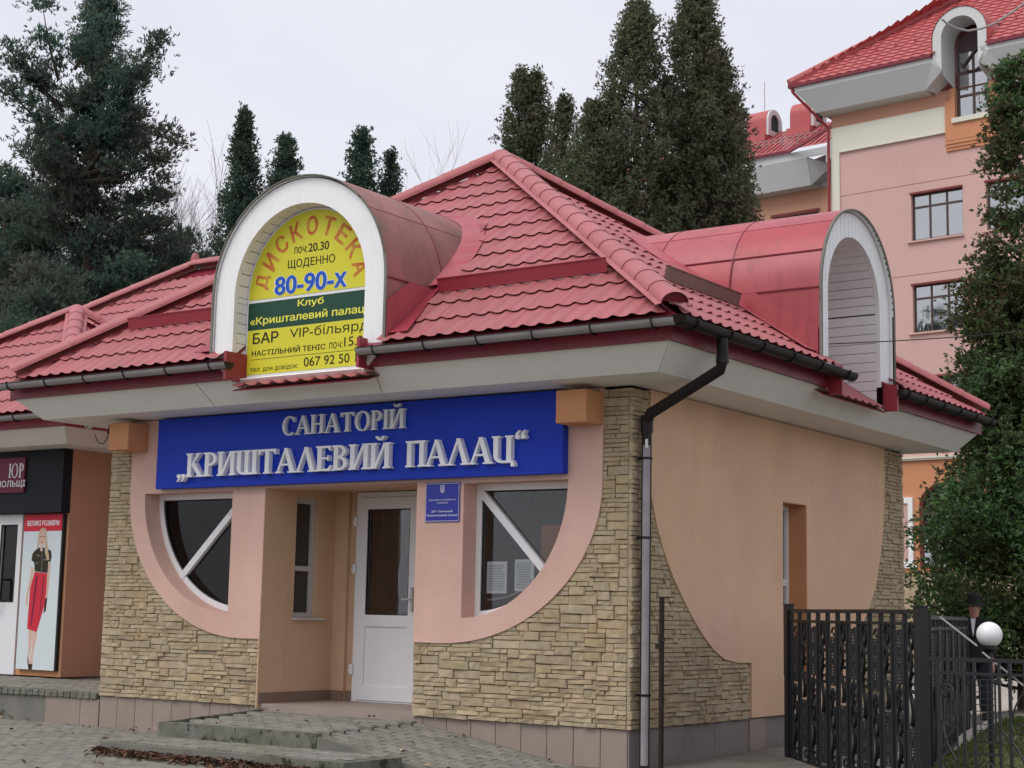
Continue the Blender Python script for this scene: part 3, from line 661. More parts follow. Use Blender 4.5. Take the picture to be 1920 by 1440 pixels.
def gutter(p, q, out, hi=M['gutter_hi'], n=10, r=.070, z=3.502, brk=.62, ends=(1, 1), parent=kiosk):
    p = Vector((*p, z)); q = Vector((*q, z)); d = (q - p).normalized(); o = Vector((*out, 0)); b = MB(); c = 0
    prof = [(o * (r * math.cos(a)) + Vector((0, 0, r * math.sin(a)))) for a in [PI + PI * k / n for k in range(n + 1)]]
    prof += [o * (r + .006) + Vector((0, 0, .004)), o * (r + .006) + Vector((0, 0, -.004))]
    m = len(prof); vs = [p + v for v in prof] + [q + v for v in prof]; b.add(vs, [(i, i + 1, i + 1 + m, i + m) for i in range(m - 1)])
    prof2 = [v * .93 for v in prof[:n + 1]]; m2 = len(prof2); b.add([p + v for v in prof2] + [q + v for v in prof2], [(i + m2, i + 1 + m2, i + 1, i) for i in range(m2 - 1)])
    g = b.build('gutter', M['gutter'], parent, smooth=True)
    # painted highlight: pale band along the front of the same gutter
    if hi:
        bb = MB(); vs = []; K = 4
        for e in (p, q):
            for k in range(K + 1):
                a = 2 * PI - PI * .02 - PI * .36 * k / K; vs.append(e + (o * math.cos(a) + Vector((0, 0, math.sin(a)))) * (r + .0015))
        bb.add(vs, [(k, k + 1, k + 2 + K, k + 1 + K) for k in range(K)]); bb.build('highlight_band', hi, g, smooth=True)
    for e, f_ in ((p, ends[0]), (q, ends[1])):
        if f_:
            bb = MB(); bb.add([e] + [e + v * 1.06 for v in prof[:n + 1]], [(0, i + 1, i + 2) for i in range(n)]); bb.build('end_cap', M['gutter'], g)
    Ln = (q - p).length; N = int(Ln / brk)
    for k in range(N + 1):
        e = p + d * (Ln * (k + .35) / (N + .7)); pts = [e + (o * math.cos(a) + Vector((0, 0, math.sin(a)))) * (r + .006) for a in [PI + PI * k2 / 8 for k2 in range(9)]] + [e + o * (r + .012) + Vector((0, 0, .014))]
        bb = MB()
        for a_, c_ in zip(pts[:-1], pts[1:]): bb.bar(a_, c_, .022, .006, up=d)
        bb.build('gutter_bracket', M['gutter'], g)
    return g
gx = 1.115
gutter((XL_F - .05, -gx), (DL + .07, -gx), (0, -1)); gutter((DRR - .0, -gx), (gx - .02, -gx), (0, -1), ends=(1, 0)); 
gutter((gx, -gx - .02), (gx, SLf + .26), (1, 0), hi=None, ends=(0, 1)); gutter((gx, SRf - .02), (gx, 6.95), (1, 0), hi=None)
b = MB(); b.lathe([(.001, -.074), (.052, -.053), (.076, 0), (.082, .012), (.070, .012)], (gx, -gx, 3.502), 16); b.build('gutter_corner', M['gutter'], kiosk, smooth=True)
# tiles left below the dormers
def low_tiles(o, u, s, width, rows, parent=kiosk, nm='lower_tile_strip'):
    Mx = frame(o, u, s); q = [Mx @ Vector(p) for p in ((0, 0, -.012), (width, 0, -.012), (width, .30, -.012), (0, .30, -.012))]; b = MB(); quadslab(b, q, -.012); ob = b.build(nm, M['fascia'], parent)
    hp = [(1, 0, 0), (-1, 0, width), (0, -1, .31)]; slope_tiles(ob, Mx, width, hp, rows, 20, M['roof'])
low_tiles((DL + .05, -1.03, 3.235), (1, 0, 0), (0, 1, .34), DRR - DL - .02, 1)
low_tiles((.985, SLf - .13, 3.275), (0, 1, 0), (-1, 0, KS), SRf - SLf + .10, 1)
b = MB(); quadslab(b, [(.985, SLf + .03, 3.30), (.985, SRf - .03, 3.30), (.1, SRf - .03, 3.30 + .9 * KS), (.1, SLf + .03, 3.30 + .9 * KS)], .01); b.build('dormer_sill_sheet', M['barrel'], kiosk)

# ---- snow guards
def guard(p, q, m, h=.135):
    p = Vector(p); q = Vector(q); b = MB(); d = (q - p).normalized(); up = Vector((0, -.25 if abs(d.x) > .9 else 0, 1)); 
    if abs(d.y) > .9: up = Vector((.25, 0, 1))
    up.normalize(); quadslab(b, [p, q, q + up * h, p + up * h], .006); fo_ = d.cross(up).normalized() * .05
    if fo_.y > 0 or fo_.x < -.01: pass
    b.bar(p + up * (h - .003), q + up * (h - .003), .03, .008); b.bar(p + up * .003, q + up * .003, .03, .006)
    return b.build('snow_guard', m, kiosk)
yg = -.36; guard((DC + DR + .14, yg, zF(yg) + .045), (-.05, yg, zF(yg) + .045), M['guard']); guard((-6.45, yg, zF(yg) + .045), (DC - DR - .02, yg, zF(yg) + .045), M['guard'])
xg = .10; guard((xg, .42, zS(xg) + .045), (xg, SC - SR - .1, zS(xg) + .045), M['guard2'])

# ---- barrel dormers
def dormer(axis):
    fr_ = axis == 'y'
    c0, ro, ri, sp_ = (DC, DR, DRI, DS) if fr_ else (SC, SR, SRI, SSP)
    ringd = -1.0 if fr_ else .93; low = 3.31 if fr_ else 3.30; foot = 3.55 if fr_ else 3.60
    # P(a, d, z): a across, d depth inwards from the ring face
    P = (lambda a, d, z: (c0 + a, ringd + d, z)) if fr_ else (lambda a, d, z: (ringd - d, c0 + a, z))
    sgn = 1
    ztop = (lambda d: zF(ringd + d)) if fr_ else (lambda d: zS(ringd - d))
    ro_ = ro - .02
    outer = [(-ro_, foot)] + arc(0, sp_, ro_, ro_, 180, 0, 36) + [(ro_, foot)]
    loop = outer + [(ri, low)] + arc(0, sp_, ri, ri, 0, 180, 36) + [(-ri, low)]
    loop = [(-ro_, foot), ] + arc(0, sp_, ro_, ro_, 180, 0, 36) + [(ro_, foot), (ri + .0, low + .0)] + arc(0, sp_, ri, ri, 0, 180, 36) + [(-ri - .0, low)]
    if not fr_: loop = [(-ro_, foot)] + arc(0, sp_, ro_, ro_, 180, 0, 36) + [(ro_, foot), (ri, foot - .06)] + arc(0, sp_, ri, ri, 0, 180, 36) + [(-ri, foot - .06)]
    b = MB(); b.plate([loop], lambda a, z, d: P(a, d, z), 0, .05)
    root = b.build('barrel_dormer', M['arch'], kiosk, label='barrel dormer over the entrance holding the yellow sign' if fr_ else 'open barrel dormer over the side wall lined with grey boards')
    # fine vertical joints of the cladding strips
    sm = MB(); k = -ro_ + .11
    while k < ro_:
        zt = sp_ + math.sqrt(max(0, ro_ ** 2 - k ** 2)) - .004; zb = sp_ + math.sqrt(max(0, ri ** 2 - k ** 2)) + .004 if abs(k) < ri else foot + .01
        if zt - zb > .03: p0 = P(k, -.002, zb); p1 = P(k, -.002, zt); sm.bar(p0, p1, .004, .004)
        k += .1
    if not fr_: sm.build('cladding_joint', M['arch'], root)
    # inner lining in boards
    dep = .20 if fr_ else 1.05
    N = 22; lin = MB(); ins = [(ri, low - (.0 if fr_ else .0))]
    if True:
        segs = []
        z = low
        while z < sp_ - .01: z2 = min(z + .105, sp_); segs.append(((ri, z), (ri, z2))); z = z2
        ar = arc(0, sp_, ri, ri, 0, 180, N); segs += list(zip(ar[:-1], ar[1:])); z = sp_
        L2 = []; z = low
        while z < sp_ - .01: z2 = min(z + .105, sp_); L2.append(((-ri, z2), (-ri, z))); z = z2
        segs += L2[::-1]
        for (a0, z0), (a1, z1) in segs:
            mx, mz = (a0 + a1) / 2, (z0 + z1) / 2; e = .03
            a0s, z0s = a0 + (a1 - a0) * e, z0 + (z1 - z0) * e; a1s, z1s = a1 - (a1 - a0) * e, z1 - (z1 - z0) * e
            nrm = Vector((a0 + a1, (z0 + z1) - 2 * max(sp_, min(sp_, mz)))) if mz > sp_ else Vector((a0, 0)); nrm.normalize(); t = .012
            bb = MB(); q = [(a0s, z0s), (a1s, z1s)]; vs = []
            for dd in (.052, dep):
                for (aa, zz) in q: vs.append(P(aa, dd, zz))
                for (aa, zz) in q[::-1]: vs.append(P(aa + nrm.x * t, dd, zz + nrm.y * t))
            bb.add(vs, [(0, 1, 2, 3), (7, 6, 5, 4), (0, 4, 5, 1), (1, 5, 6, 2), (2, 6, 7, 3), (3, 7, 4, 0)]); bb.build('lining_board', M['jamb'], root)
    # back panel (behind the sign / at the end of the hollow)
    bk = [(-ri - .02, low)] + arc(0, sp_, ri + .02, ri + .02, 180, 0, 28) + [(ri + .02, low)]
    b = MB(); b.plate([bk], lambda a, z, d: P(a, d, z), dep + .004, dep + .03); b.build('back_panel', M['jamb'], root)
    # barrel sheets
    fwd = -.03 if fr_ else -.05; D = 4.6
    cutsA = [-1.0, 0, 38, 76, 110, 146, 180, 181.0] if fr_ else [-1.0, 0, 26, 62, 100, 130, 156, 180, 181.0]
    depth_cuts = [fwd, .86, 1.75, D] if fr_ else [fwd, .98, 1.9, D]
    pl_n = Vector((0, -KF, 1)).normalized() if fr_ else Vector((KS, 0, 1)).normalized(); pl_c = Vector((EX0, EY0, EZ - .03)) if fr_ else Vector((EX1, EY0, EZ - .03))
    def outline(a0, a1):
        if a1 <= 0: return [(ro, foot - .02), (ro, sp_)]
        if a0 >= 180: return [(-ro, sp_), (-ro, foot - .02)]
        n = max(3, int((a1 - a0) / 6)); return arc(0, sp_, ro, ro, a0, a1, n)
    tl = .0 if fr_ else 0
    for ia in range(len(cutsA) - 1):
        ol = outline(cutsA[ia], cutsA[ia + 1])
        for d0, d1 in zip(depth_cuts[:-1], depth_cuts[1:]):
            shift = (ia % 2) * .0
            bm = bmesh.new(); A = [bm.verts.new(P(a, d0 + .004, z)) for a, z in ol]; nn = 6; rows_ = [A]
            for k in range(1, nn + 1): rows_.append([bm.verts.new(P(a, d0 + .004 + (d1 - d0 - .008) * k / nn, z)) for a, z in ol])
            for r0, r1 in zip(rows_[:-1], rows_[1:]):
                for i in range(len(ol) - 1): bm.faces.new((r0[i], r0[i + 1], r1[i + 1], r1[i]))
            bmesh.ops.bisect_plane(bm, geom=bm.verts[:] + bm.edges[:] + bm.faces[:], plane_co=pl_c, plane_no=pl_n, clear_inner=True)
            if len(bm.faces) < 1: bm.free(); continue
            bmesh.ops.recalc_face_normals(bm, faces=bm.faces)
            me = bpy.data.meshes.new('roof_sheet'); bm.to_mesh(me); bm.free(); me.polygons.foreach_set('use_smooth', [True] * len(me.polygons))
            old = fr_
            o = meshobj('roof_sheet', me, M['barrel_old'] if old else M['barrel'], root)
            sdf = o.modifiers.new('thickness', 'SOLIDIFY'); sdf.thickness = .012; sdf.offset = 1; sdf.use_rim = False
    # standing seams along and around
    for a in cutsA[1:-1]:
        aa, zz = (ro + .008) * math.cos(R(a)), sp_ + (ro + .008) * math.sin(R(a)); d_end = None
        for k in range(400):
            d = fwd + k * .012
            if ztop(d) > zz + .02: d_end = d; break
        b = MB(); b.bar(P(aa, fwd, zz), P(aa, d_end or D, zz), .010, .013); b.build('seam', M['fascia'], root)
    for d in depth_cuts[1:-1]:
        pts = [(a_, z_) for a_, z_ in arc(0, sp_, ro + .010, ro + .010, 0, 180, 40) if z_ > ztop(d) - .0]
        b = MB()
        for q0, q1 in zip(pts[:-1], pts[1:]): b.bar(P(q0[0], d, q0[1]), P(q1[0], d, q1[1]), .012, .012)
        b.build('seam', M['fascia'], root)
    # dark drip edge at the front rim
    rim = arc(0, sp_, ro + .004, ro + .004, 0, 180, 48); rim = [(ro + .004, foot)] + rim + [(-ro - .004, foot)]; b = MB()
    for q0, q1 in zip(rim[:-1], rim[1:]): b.bar(P(q0[0], fwd, q0[1]), P(q1[0], fwd, q1[1]), .03, .012 if fr_ else .02)
    b.build('rim', M['concrete'] if fr_ else M['concrete'], root)
    lr = ro - .006; pts_ = [(lr, foot)] + arc(0, sp_, lr, lr, 0, 180, 40) + [(-lr, foot)]; b = MB()
    b.add([P(a, fwd + .002, z) for a, z in pts_] + [P(a, .02, z) for a, z in pts_], [(i, i + 1, i + 1 + len(pts_), i + len(pts_)) for i in range(len(pts_) - 1)]); b.build('rim_lining', M['jamb'], root, smooth=True)
    # slanting flashings where the barrel meets the tiles
    for sg in (-1, 1):
        b = MB(); w = .42 if sg > 0 else .34; off = ro + .022
        if not fr_: sg_ = sg
        dA, dB = .0, (sp_ + .30 - ztop(0)) / (KF if fr_ else KS)
        pts = [P(sg * off, dA - .02, ztop(dA) - .02), P(sg * off, dB, ztop(dB) - .02), P(sg * (off - .1), dB + .3, ztop(dB + .3) + .05), P(sg * off, dA - .02, ztop(dA) + w)]
        KK = KF if fr_ else KS; dC = (sp_ + .02 - ztop(0)) / KK; dD = dC - w * .9 / KK
        pts = [P(sg * off, dA - .02, ztop(dA) - .03), P(sg * off, dC, sp_ - .01), P(sg * off, max(dD, .0), sp_), P(sg * off, dA - .02, min(sp_, ztop(dA) + w * .9))]
        if dD < .02: pts = pts[:3] + []
        quadslab(b, pts, .008); b.build('flashing', M['barrel'], root)
        # valley strip lying on the tiles
        wv = .24; q = []
        for (aw, dd) in ((0, dA), (0, dB + .75), (wv, dB + .75), (wv, dA)):
            aa = off + aw
            if dd > dB: aa = math.sqrt(max(.05, ro ** 2 - (ztop(dd) - sp_) ** 2)) + aw if ztop(dd) > sp_ else off + aw
            q.append(P(sg * aa, dd, ztop(dd) + .058))
        b = MB(); quadslab(b, q, .006); b.build('valley_strip', M['guard'] if fr_ else M['barrel'], root)
        # curved continuation of the flashing up to the crown
        b = MB(); prev = None
        for k in range(22):
            zz = sp_ + .02 + (ro - .03) * (k / 21); aa = math.sqrt(max(0, ro ** 2 - (zz - sp_) ** 2)); dd = ((zz - EZ) / KF - (ringd - EY0)) if fr_ else ((zz - EZ) / KS - (EX1 - ringd))
            cur = [P(sg * (aa + .015), dd - .17, zz + .0), P(sg * (aa + .17), dd + .02, zz + .055)]
            if prev: quadslab(b, [prev[0], cur[0], cur[1], prev[1]], .008)
            prev = cur
        b.build('valley_flashing', M['barrel'], root)
    return root
dormF = dormer('y'); dormS = dormer('x')

# ---- beams ends under the eaves
for x0, x1, y0 in ((-6.70, -6.375, -.36), (-.60, -.265, -.36)):
    b = MB(); b.box((x0, y0, 2.775), (x1, -.053, 3.085)); o = b.build('beam_end', M['stucco_o'], kiosk, bevel=.012)

# ---- round-cornered front windows
ROOMY = 2.2
def quarter_window(name, loop_fn, ins, diag, box_c, lab):
    w = bpy.data.objects.new(name, None)
    outer = loop_fn(0); inner = loop_fn(-.062); fr = MB()
    # shrink the straight edges too
    def shrink(pts, t, left):
        out = []
        for x_, z_ in pts: out.append((x_, z_))
        return out
    if ins == 'L':
        inner = [(-5.062, 1.04)] + [(-5.062, 2.23)] + [(-6.315, 2.23)] + arc(-5.0, 2.292, 1.32, 1.262, 183, 267, 20)
    else:
        inner = [(-1.80, 2.22), (-1.80, 1.035)] + arc(-1.862, 2.282, 1.15, 1.247, 273, 357, 20)
    fr.plate([outer, inner], fy(), .17, .235); f = fr.build('window', M['upvc'], kiosk, label=lab)
    gk = MB(); i2 = [(box_c[0] + (x_ - box_c[0]) * .975, box_c[1] + (z_ - box_c[1]) * .975) for x_, z_ in inner]
    gk.plate([inner, i2], fy(), .185, .20); gk.build('gasket', M['rubber'], f)
    g = MB(); g.plate([inner], fy(), .205, .209); g.build('pane', M['glass'], f)
    p, q = diag; b = MB(); b.bar((p[0], .19, p[1]), (q[0], .19, q[1]), .085, .05, up=(0, 1, 0)); 
    # bar() keeps its wide side across: build as a flat slab
    b = MB(); d = Vector((q[0] - p[0], q[1] - p[1])).normalized(); n = Vector((-d.y, d.x)) * .037
    lp = [(p[0] + n.x, p[1] + n.y), (p[0] - n.x, p[1] - n.y), (q[0] - n.x, q[1] - n.y), (q[0] + n.x, q[1] + n.y)]; b.plate([lp], fy(), .162, .215); b.build('glazing_bar', M['upvc'], f)
    return f
wL = quarter_window('window', winL, 'L', ((-5.08, 2.20), (-5.98, 1.345)), (-5.55, 1.75), 'quarter round white window left of the entrance')
wR = quarter_window('window', winR, 'R', ((-1.815, 2.21), (-.985, 1.37)), (-1.35, 1.7), 'quarter round white window right of the entrance with papers behind the glass')
# inner frame's reflection in the glass, built as a thin curved tube
for f_, cx_, s0, s1, rx_, rz_ in ((wL, -5.0, 180, 270, 1.20, 1.14), (wR, -1.86, 272, 352, 1.12, 1.13)):
    pts = arc(cx_, 2.28, rx_, rz_, s0, s1, 24); b = MB(); b.tube([(x_, .33, z_) for x_, z_ in pts], .012, 6); b.build('frame_reflection', M['upvc_d'], f_)
# rooms behind
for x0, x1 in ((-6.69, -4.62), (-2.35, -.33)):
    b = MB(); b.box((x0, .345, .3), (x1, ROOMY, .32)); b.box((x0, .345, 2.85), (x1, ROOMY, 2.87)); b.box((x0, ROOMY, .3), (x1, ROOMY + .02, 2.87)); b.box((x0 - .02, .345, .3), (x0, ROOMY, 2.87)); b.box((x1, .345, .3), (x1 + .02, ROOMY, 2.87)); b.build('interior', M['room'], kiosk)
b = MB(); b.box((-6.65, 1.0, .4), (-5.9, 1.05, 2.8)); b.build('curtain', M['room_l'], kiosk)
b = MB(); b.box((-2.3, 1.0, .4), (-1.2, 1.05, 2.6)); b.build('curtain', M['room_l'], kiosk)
b = MB(); p = onpl(1015, 985, 'y', .6); q = onpl(1085, 1075, 'y', .6); b.box((p.x, .6, q.z - .1), (q.x + .1, .63, p.z)); b.build('notice_board', M['board'], kiosk)

# ---- recess: left wall with tall window, back wall, door
RYB = 1.12
b = MB(); b.plate([rect(.345, -.02, RYB + .1, 2.62), rect(.46, .93, .83, 2.245)], fx, EN0, EN0 - .12)
b.build('recess_wall', M['stucco_y'], kiosk)
b = MB(); b.box((EN0 - .014, -.053, -.02), (EN0, .344, .70 - .001)); b.box((EN0 - .0, -.0505, -.02), (EN0 + .004, .344, 2.304)); b.build('recess_return', M['stucco_y'], kiosk)
b = MB(); b.box((EN0 + .0005, RYB, -.02), (-4.33, RYB + .1, 2.62)); b.box((-4.33, RYB + .05, -.02), (-4.165, RYB + .12, 2.62)); b.box((-3.22, RYB, -.02), (-2.40, RYB + .1, 2.62)); b.box((-4.165, RYB + .02, 2.36), (-3.22, RYB + .12, 2.62)); b.build('recess_back_wall', M['stucco_y'], kiosk)
b = MB(); b.box((EN1, .0, -.02), (EN1 + .1, RYB, 2.62)); b.build('recess_wall', M['stucco'], kiosk)
b = MB(); b.box((EN0 - .1, .345, 2.34), (EN1 + .1, RYB + .1, 2.37)); b.build('recess_ceiling', M['stucco_y'], kiosk)
b = MB(); b.box((EN0 + .0045, -.045, .025), (EN0 + .018, RYB, .135)); b.box((EN0 + .018, RYB - .014, .025), (-4.33, RYB, .135)); b.box((-4.33, RYB + .036, .025), (-4.19, RYB + .05, .135)); b.build('skirting', M['skirting'], kiosk)
# tall narrow window in the recess wall
b = MB(); b.plate([rect(.462, .932, .828, 2.243), rect(.52, .985, .77, 1.44), rect(.52, 1.495, .77, 2.185)], fx, EN0 - .05, EN0 - .11); w = b.build('window', M['upvc_d'], kiosk, label='tall narrow window inside the entrance recess')
for z0, z1 in ((.985, 1.44), (1.495, 2.185)): b = MB(); b.box((EN0 - .09, .52, z0), (EN0 - .085, .77, z1)); b.build('pane', M['glass'], w)
b = MB(); b.box((EN0 - .04, .44, .905), (EN0 + .07, .93, .93)); b.build('sill', M['upvc_d'], w, bevel=.004)
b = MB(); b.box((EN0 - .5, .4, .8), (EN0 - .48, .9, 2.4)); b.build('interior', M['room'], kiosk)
# door
door = MB(); dx0, dx1 = -4.19, -3.255; dy = RYB - .02
door.plate([rect(dx0, .028, dx1, 2.33), rect(dx0 + .06, .045, dx1 - .06, 2.275)], fy(), dy, dy + .07); door = door.build('door', M['upvc'], kiosk, label='white plastic entrance door with tall dark glass')
lx0, lx1 = dx0 + .066, dx1 - .066
b = MB(); b.plate([rect(lx0, .05, lx1, 2.27), rect(lx0 + .10, .975, lx1 - .10, 2.14), rect(lx0 + .10, .20, lx1 - .10, .85)], fy(), dy - .012, dy + .05); lf = b.build('door_leaf', M['upvc'], door)
b = MB(); b.box((lx0 + .098, dy + .008, .198), (lx1 - .098, dy + .03, .852)); b.build('door_panel', M['upvc'], door)
b = MB(); b.box((lx0 + .098, dy + .012, .973), (lx1 - .098, dy + .018, 2.142)); b.build('pane', M['glass'], door)
b = MB(); b.plate([rect(lx0 + .10, .975, lx1 - .10, 2.14), rect(lx0 + .112, .987, lx1 - .112, 2.128)], fy(), dy - .006, dy + .01); b.build('gasket', M['rubber'], door)
for z_ in (.32, 1.42, 1.95): b = MB(); b.box((dx0 - .022, dy - .03, z_), (dx0 + .02, dy - .004, z_ + .11)); b.box((dx0 - .03, dy - .036, z_ + .03), (dx0 - .002, dy - .02, z_ + .06)); b.build('hinge', M['upvc'], door, bevel=.004)
b = MB(); b.box((lx1 - .05, dy - .05, 1.02), (lx1 - .02, dy - .013, 1.28)); b.tube([(lx1 - .035, dy - .05, 1.15), (lx1 - .035, dy - .075, 1.15), (lx1 - .14, dy - .075, 1.15)], .009, 8); b.build('handle', M['upvc_d'], door)
b = MB(); b.box((dx0, dy + .9, 0), (dx1, dy + .92, 2.4)); b.box((dx0 - .3, dy + .9, 0), (dx0 - .28, dy + .2, 2.4)); b.build('interior', M['room'], kiosk)
b = MB(); b.tube([(-4.25, .33, 2.316), (-3.05, .33, 2.316)], .012, 8); b.box((-3.20, .30, 2.29), (-3.18, .36, 2.35)); b.build('conduit', M['stucco'], kiosk)
# side window
b = MB(); b.plate([rect(SY0, SZ0, SY1, SZ1), rect(SY0 + .06, SZ0 + .06, SY1 - .06, 1.38), rect(SY0 + .06, 1.45, SY1 - .06, SZ1 - .07)], fx, -.165, -.235); w = b.build('window', M['upvc'], kiosk, label='narrow white window in the side wall')
for z0, z1 in ((SZ0 + .06, 1.38), (1.45, SZ1 - .07)): b = MB(); b.box((-.202, SY0 + .06, z0), (-.196, SY1 - .06, z1)); b.build('pane', M['glass'], w)
b = MB(); b.box((-.9, SY0 - .2, .2), (-.88, SY1 + .3, 2.5)); b.build('interior', M['room'], kiosk)

# ---- downpipe
dp = MB(); gpx = (gx, -.33)
pts = [(gx, -.33, 3.44), (gx, -.33, 3.24), (gx - .03, -.31, 3.17), (.17, .06, 2.87), (.125, .09, 2.80), (.12, .09, 2.72)]
dp.tube(pts, [.05, .05, .052, .052, .052, .05], 12); dpo = dp.build('downpipe', M['gutter'], kiosk, smooth=True)
b = MB(); b.tube([(.12, .09, 2.73), (.12, .09, GZ + .02)], .047, 16); pl_ = b.build('pipe_length', M['gutter'], dpo, smooth=True)
b = MB(); A_ = [math.radians(a) for a in range(-106, -10, 8)]; b.add([(.12 + .0485 * math.cos(a), .09 + .0485 * math.sin(a), z) for z in (2.58, GZ + .04) for a in A_], [(k, k + 1, k + 1 + len(A_), k + len(A_)) for k in range(len(A_) - 1)]); b.build('pipe_highlight', M['pipe'], pl_, smooth=True)  # pale camera-side strip: sky highlight painted onto the dark pipe
b = MB(); b.tube([(.12, .09, 2.86), (.12, .09, 2.70)], .058, 12); b.tube([(gx, -.33, 3.28), (gx, -.33, 3.22)], .057, 12); b.build('pipe_socket', M['gutter'], dpo, smooth=True)
for z_ in (1.72, .30, 2.45):
    b = MB(); b.tube([(.12, .09, z_), (.12, .09, z_ + .022)], .055, 12); b.bar((.12, .09, z_ + .01), (.0, .09, z_ + .01), .02, .02); b.box((.06, .015, z_), (.075, .04, z_ + .022)); b.build('pipe_clamp', M['gutter'], dpo)
b = MB(); b.box((.157, .05, 2.52), (.168, .10, 2.60)); 
b = MB(); b.add([(.168 , .040, 2.56), (.150, .052, 2.56), (.150, .052, 2.64), (.168, .040, 2.64)], [(0, 1, 2, 3)])
bb = MB(); bb.box((.135, .036, 2.555), (.160, .044, 2.635)); bb.build('sticker', M['paper'], dpo)

# ------------------------------------------------------------------ raised serif letters for the blue sign
class Glyph:
    """letters drawn from strokes in a unit-high box; each stroke is a closed slab a hair deeper than the last"""
    def __init__(s): s.p = []
    def poly(s, *pts): s.p.append(list(pts)); return s
    def r(s, x0, y0, x1, y1): return s.poly((x0, y0), (x1, y0), (x1, y1), (x0, y1))
    def stem(s, x, w=.17, top=True, bot=True, y0=0, y1=1, e=.065):
        s.r(x, y0, x + w, y1)
        if bot: s.poly((x - e, y0), (x + w + e, y0), (x + w + e, y0 + .045), (x + w, y0 + .085), (x, y0 + .085), (x - e, y0 + .045))
        if top: s.poly((x - e, y1), (x + w + e, y1), (x + w + e, y1 - .045), (x + w, y1 - .085), (x, y1 - .085), (x - e, y1 - .045))
        return s
    def ln(s, a, b, w):
        return s.poly((a[0] - w / 2, a[1]), (a[0] + w / 2, a[1]), (b[0] + w / 2, b[1]), (b[0] - w / 2, b[1]))
    def band(s, cx, cy, rx, ry, a0, a1, wx, wy, n=14):
        o = arc(cx, cy, rx, ry, a0, a1, n); i = arc(cx, cy, rx - wx, ry - wy, a0, a1, n); return s.poly(*(o + i[::-1]))
def G(ch):
    g = Glyph(); w = .8
    if ch in 'ИЙ':
        g.stem(.07); g.stem(.60); g.poly((.20, .06), (.30, .06), (.64, .94), (.54, .94)); w = .84
        if ch == 'Й': g.band(.42, 1.24, .16, .15, 180, 360, .075, .085); g.r(.24, 1.215, .345, 1.26); g.r(.495, 1.215, .60, 1.26)
    elif ch == 'К': g.stem(.07); g.poly((.22, .47), (.34, .56), (.62, .96), (.50, .96)); g.poly((.26, .52), (.42, .60), (.74, .06), (.54, .06)); g.r(.44, .955, .70, 1); g.r(.49, 0, .80, .06); w = .82
    elif ch == 'Р': g.stem(.07); g.band(.27, .72, .33, .28, -90, 90, .16, .08); g.r(.2, .92, .28, 1.0); g.r(.2, .44, .28, .52); w = .64
    elif ch == 'Ш': g.stem(.07, bot=False, y0=.25); g.band(.36, .28, .29, .28, 180, 270, .15, .09); g.stem(.41, bot=False, y0=.03); g.stem(.75); g.r(.35, 0, .80, .085); w = 1.0
    elif ch == 'Т': g.stem(.31, top=False); g.r(.02, .91, .77, 1); g.poly((.02, .91), (.02, .78), (.07, .78), (.14, .91)); g.poly((.77, .91), (.77, .78), (.72, .78), (.65, .91)); w = .78
    elif ch in 'АЛ':
        g.poly((.07, .05), (.15, .05), (.45, .96), (.37, .96)); g.poly((.35, 1.0), (.50, 1.0), (.80, .05), (.61, .05)); g.r(.0, 0, .24, .055); g.r(.53, 0, .88, .055)
        if ch == 'А': g.r(.20, .30, .66, .37)
        w = .86
    elif ch == 'Е': g.stem(.07); g.r(.2, .915, .60, 1); g.r(.2, 0, .62, .085); g.r(.2, .47, .52, .545); g.poly((.60, .915), (.60, .80), (.56, .80), (.50, .915)); g.poly((.62, .085), (.66, .22), (.61, .22), (.50, .085)); g.r(.485, .40, .53, .62); w = .68
    elif ch == 'В': g.stem(.07); g.band(.27, .755, .29, .245, -90, 90, .15, .08); g.band(.27, .275, .35, .275, -90, 90, .16, .085); g.r(.2, .92, .28, 1); g.r(.2, 0, .28, .085); g.r(.2, .47, .28, .55); w = .68
    elif ch == 'П': g.stem(.07); g.stem(.56); g.r(.20, .90, .62, 1.0); w = .80
    elif ch == 'Ц': g.stem(.07, bot=False, y0=.25); g.band(.38, .30, .31, .30, 180, 270, .16, .09); g.stem(.55, bot=False, y0=.02); g.r(.37, 0, .80, .085); g.r(.72, -.14, .84, .0); w = .86
    elif ch == 'С': g.band(.42, .5, .40, .52, 48, 312, .17, .07, 26); g.poly((.66, .96), (.72, .96), (.72, .70), (.67, .70), (.60, .84)); w = .76
    elif ch == 'Н': g.stem(.07); g.stem(.56); g.r(.20, .47, .60, .545); w = .80
    elif ch == 'О': g.band(.44, .5, .42, .52, 0, 180, .17, .07, 20); g.band(.44, .5, .42, .52, 180, 360, .17, .07, 20); w = .88
    elif ch == 'І': g.stem(.07); w = .31
    elif ch in '„“':
        for x in (.0, .21):
            if ch == '„': g.band(x + .10, .06, .085, .085, 0, 360, .084, .084, 12); g.poly((x + .185, .05), (x + .11, -.0), (x + .02, -.17), (x + .06, -.18), (x + .17, -.06))
            else: g.band(x + .10, .93, .085, .085, 0, 360, .084, .084, 12); g.poly((x + .015, .94), (x + .09, .98), (x + .19, 1.16), (x + .15, 1.18), (x + .03, 1.05))
        w = .44
    return g, w
def raised(word, x0, x1, z0, H, y, dep, m, parent, zs=None, gap=.0):
    gl = [(c,) + (G(c) if c != ' ' else (None, .42)) for c in word]; tot = sum(g[2] for g in gl) + gap * (len(gl) - 1); sc = (x1 - x0) / tot; x = x0
    for c, g, w in gl:
        if g:
            b = MB()
            for k, P_ in enumerate(g.p): b.plate([[(x + a * sc, z0 + z * H) for a, z in P_]], fy(), y - dep - .0006 * k, y - .0005)
            b.build('letter', m, parent)
        x += (w + gap) * sc
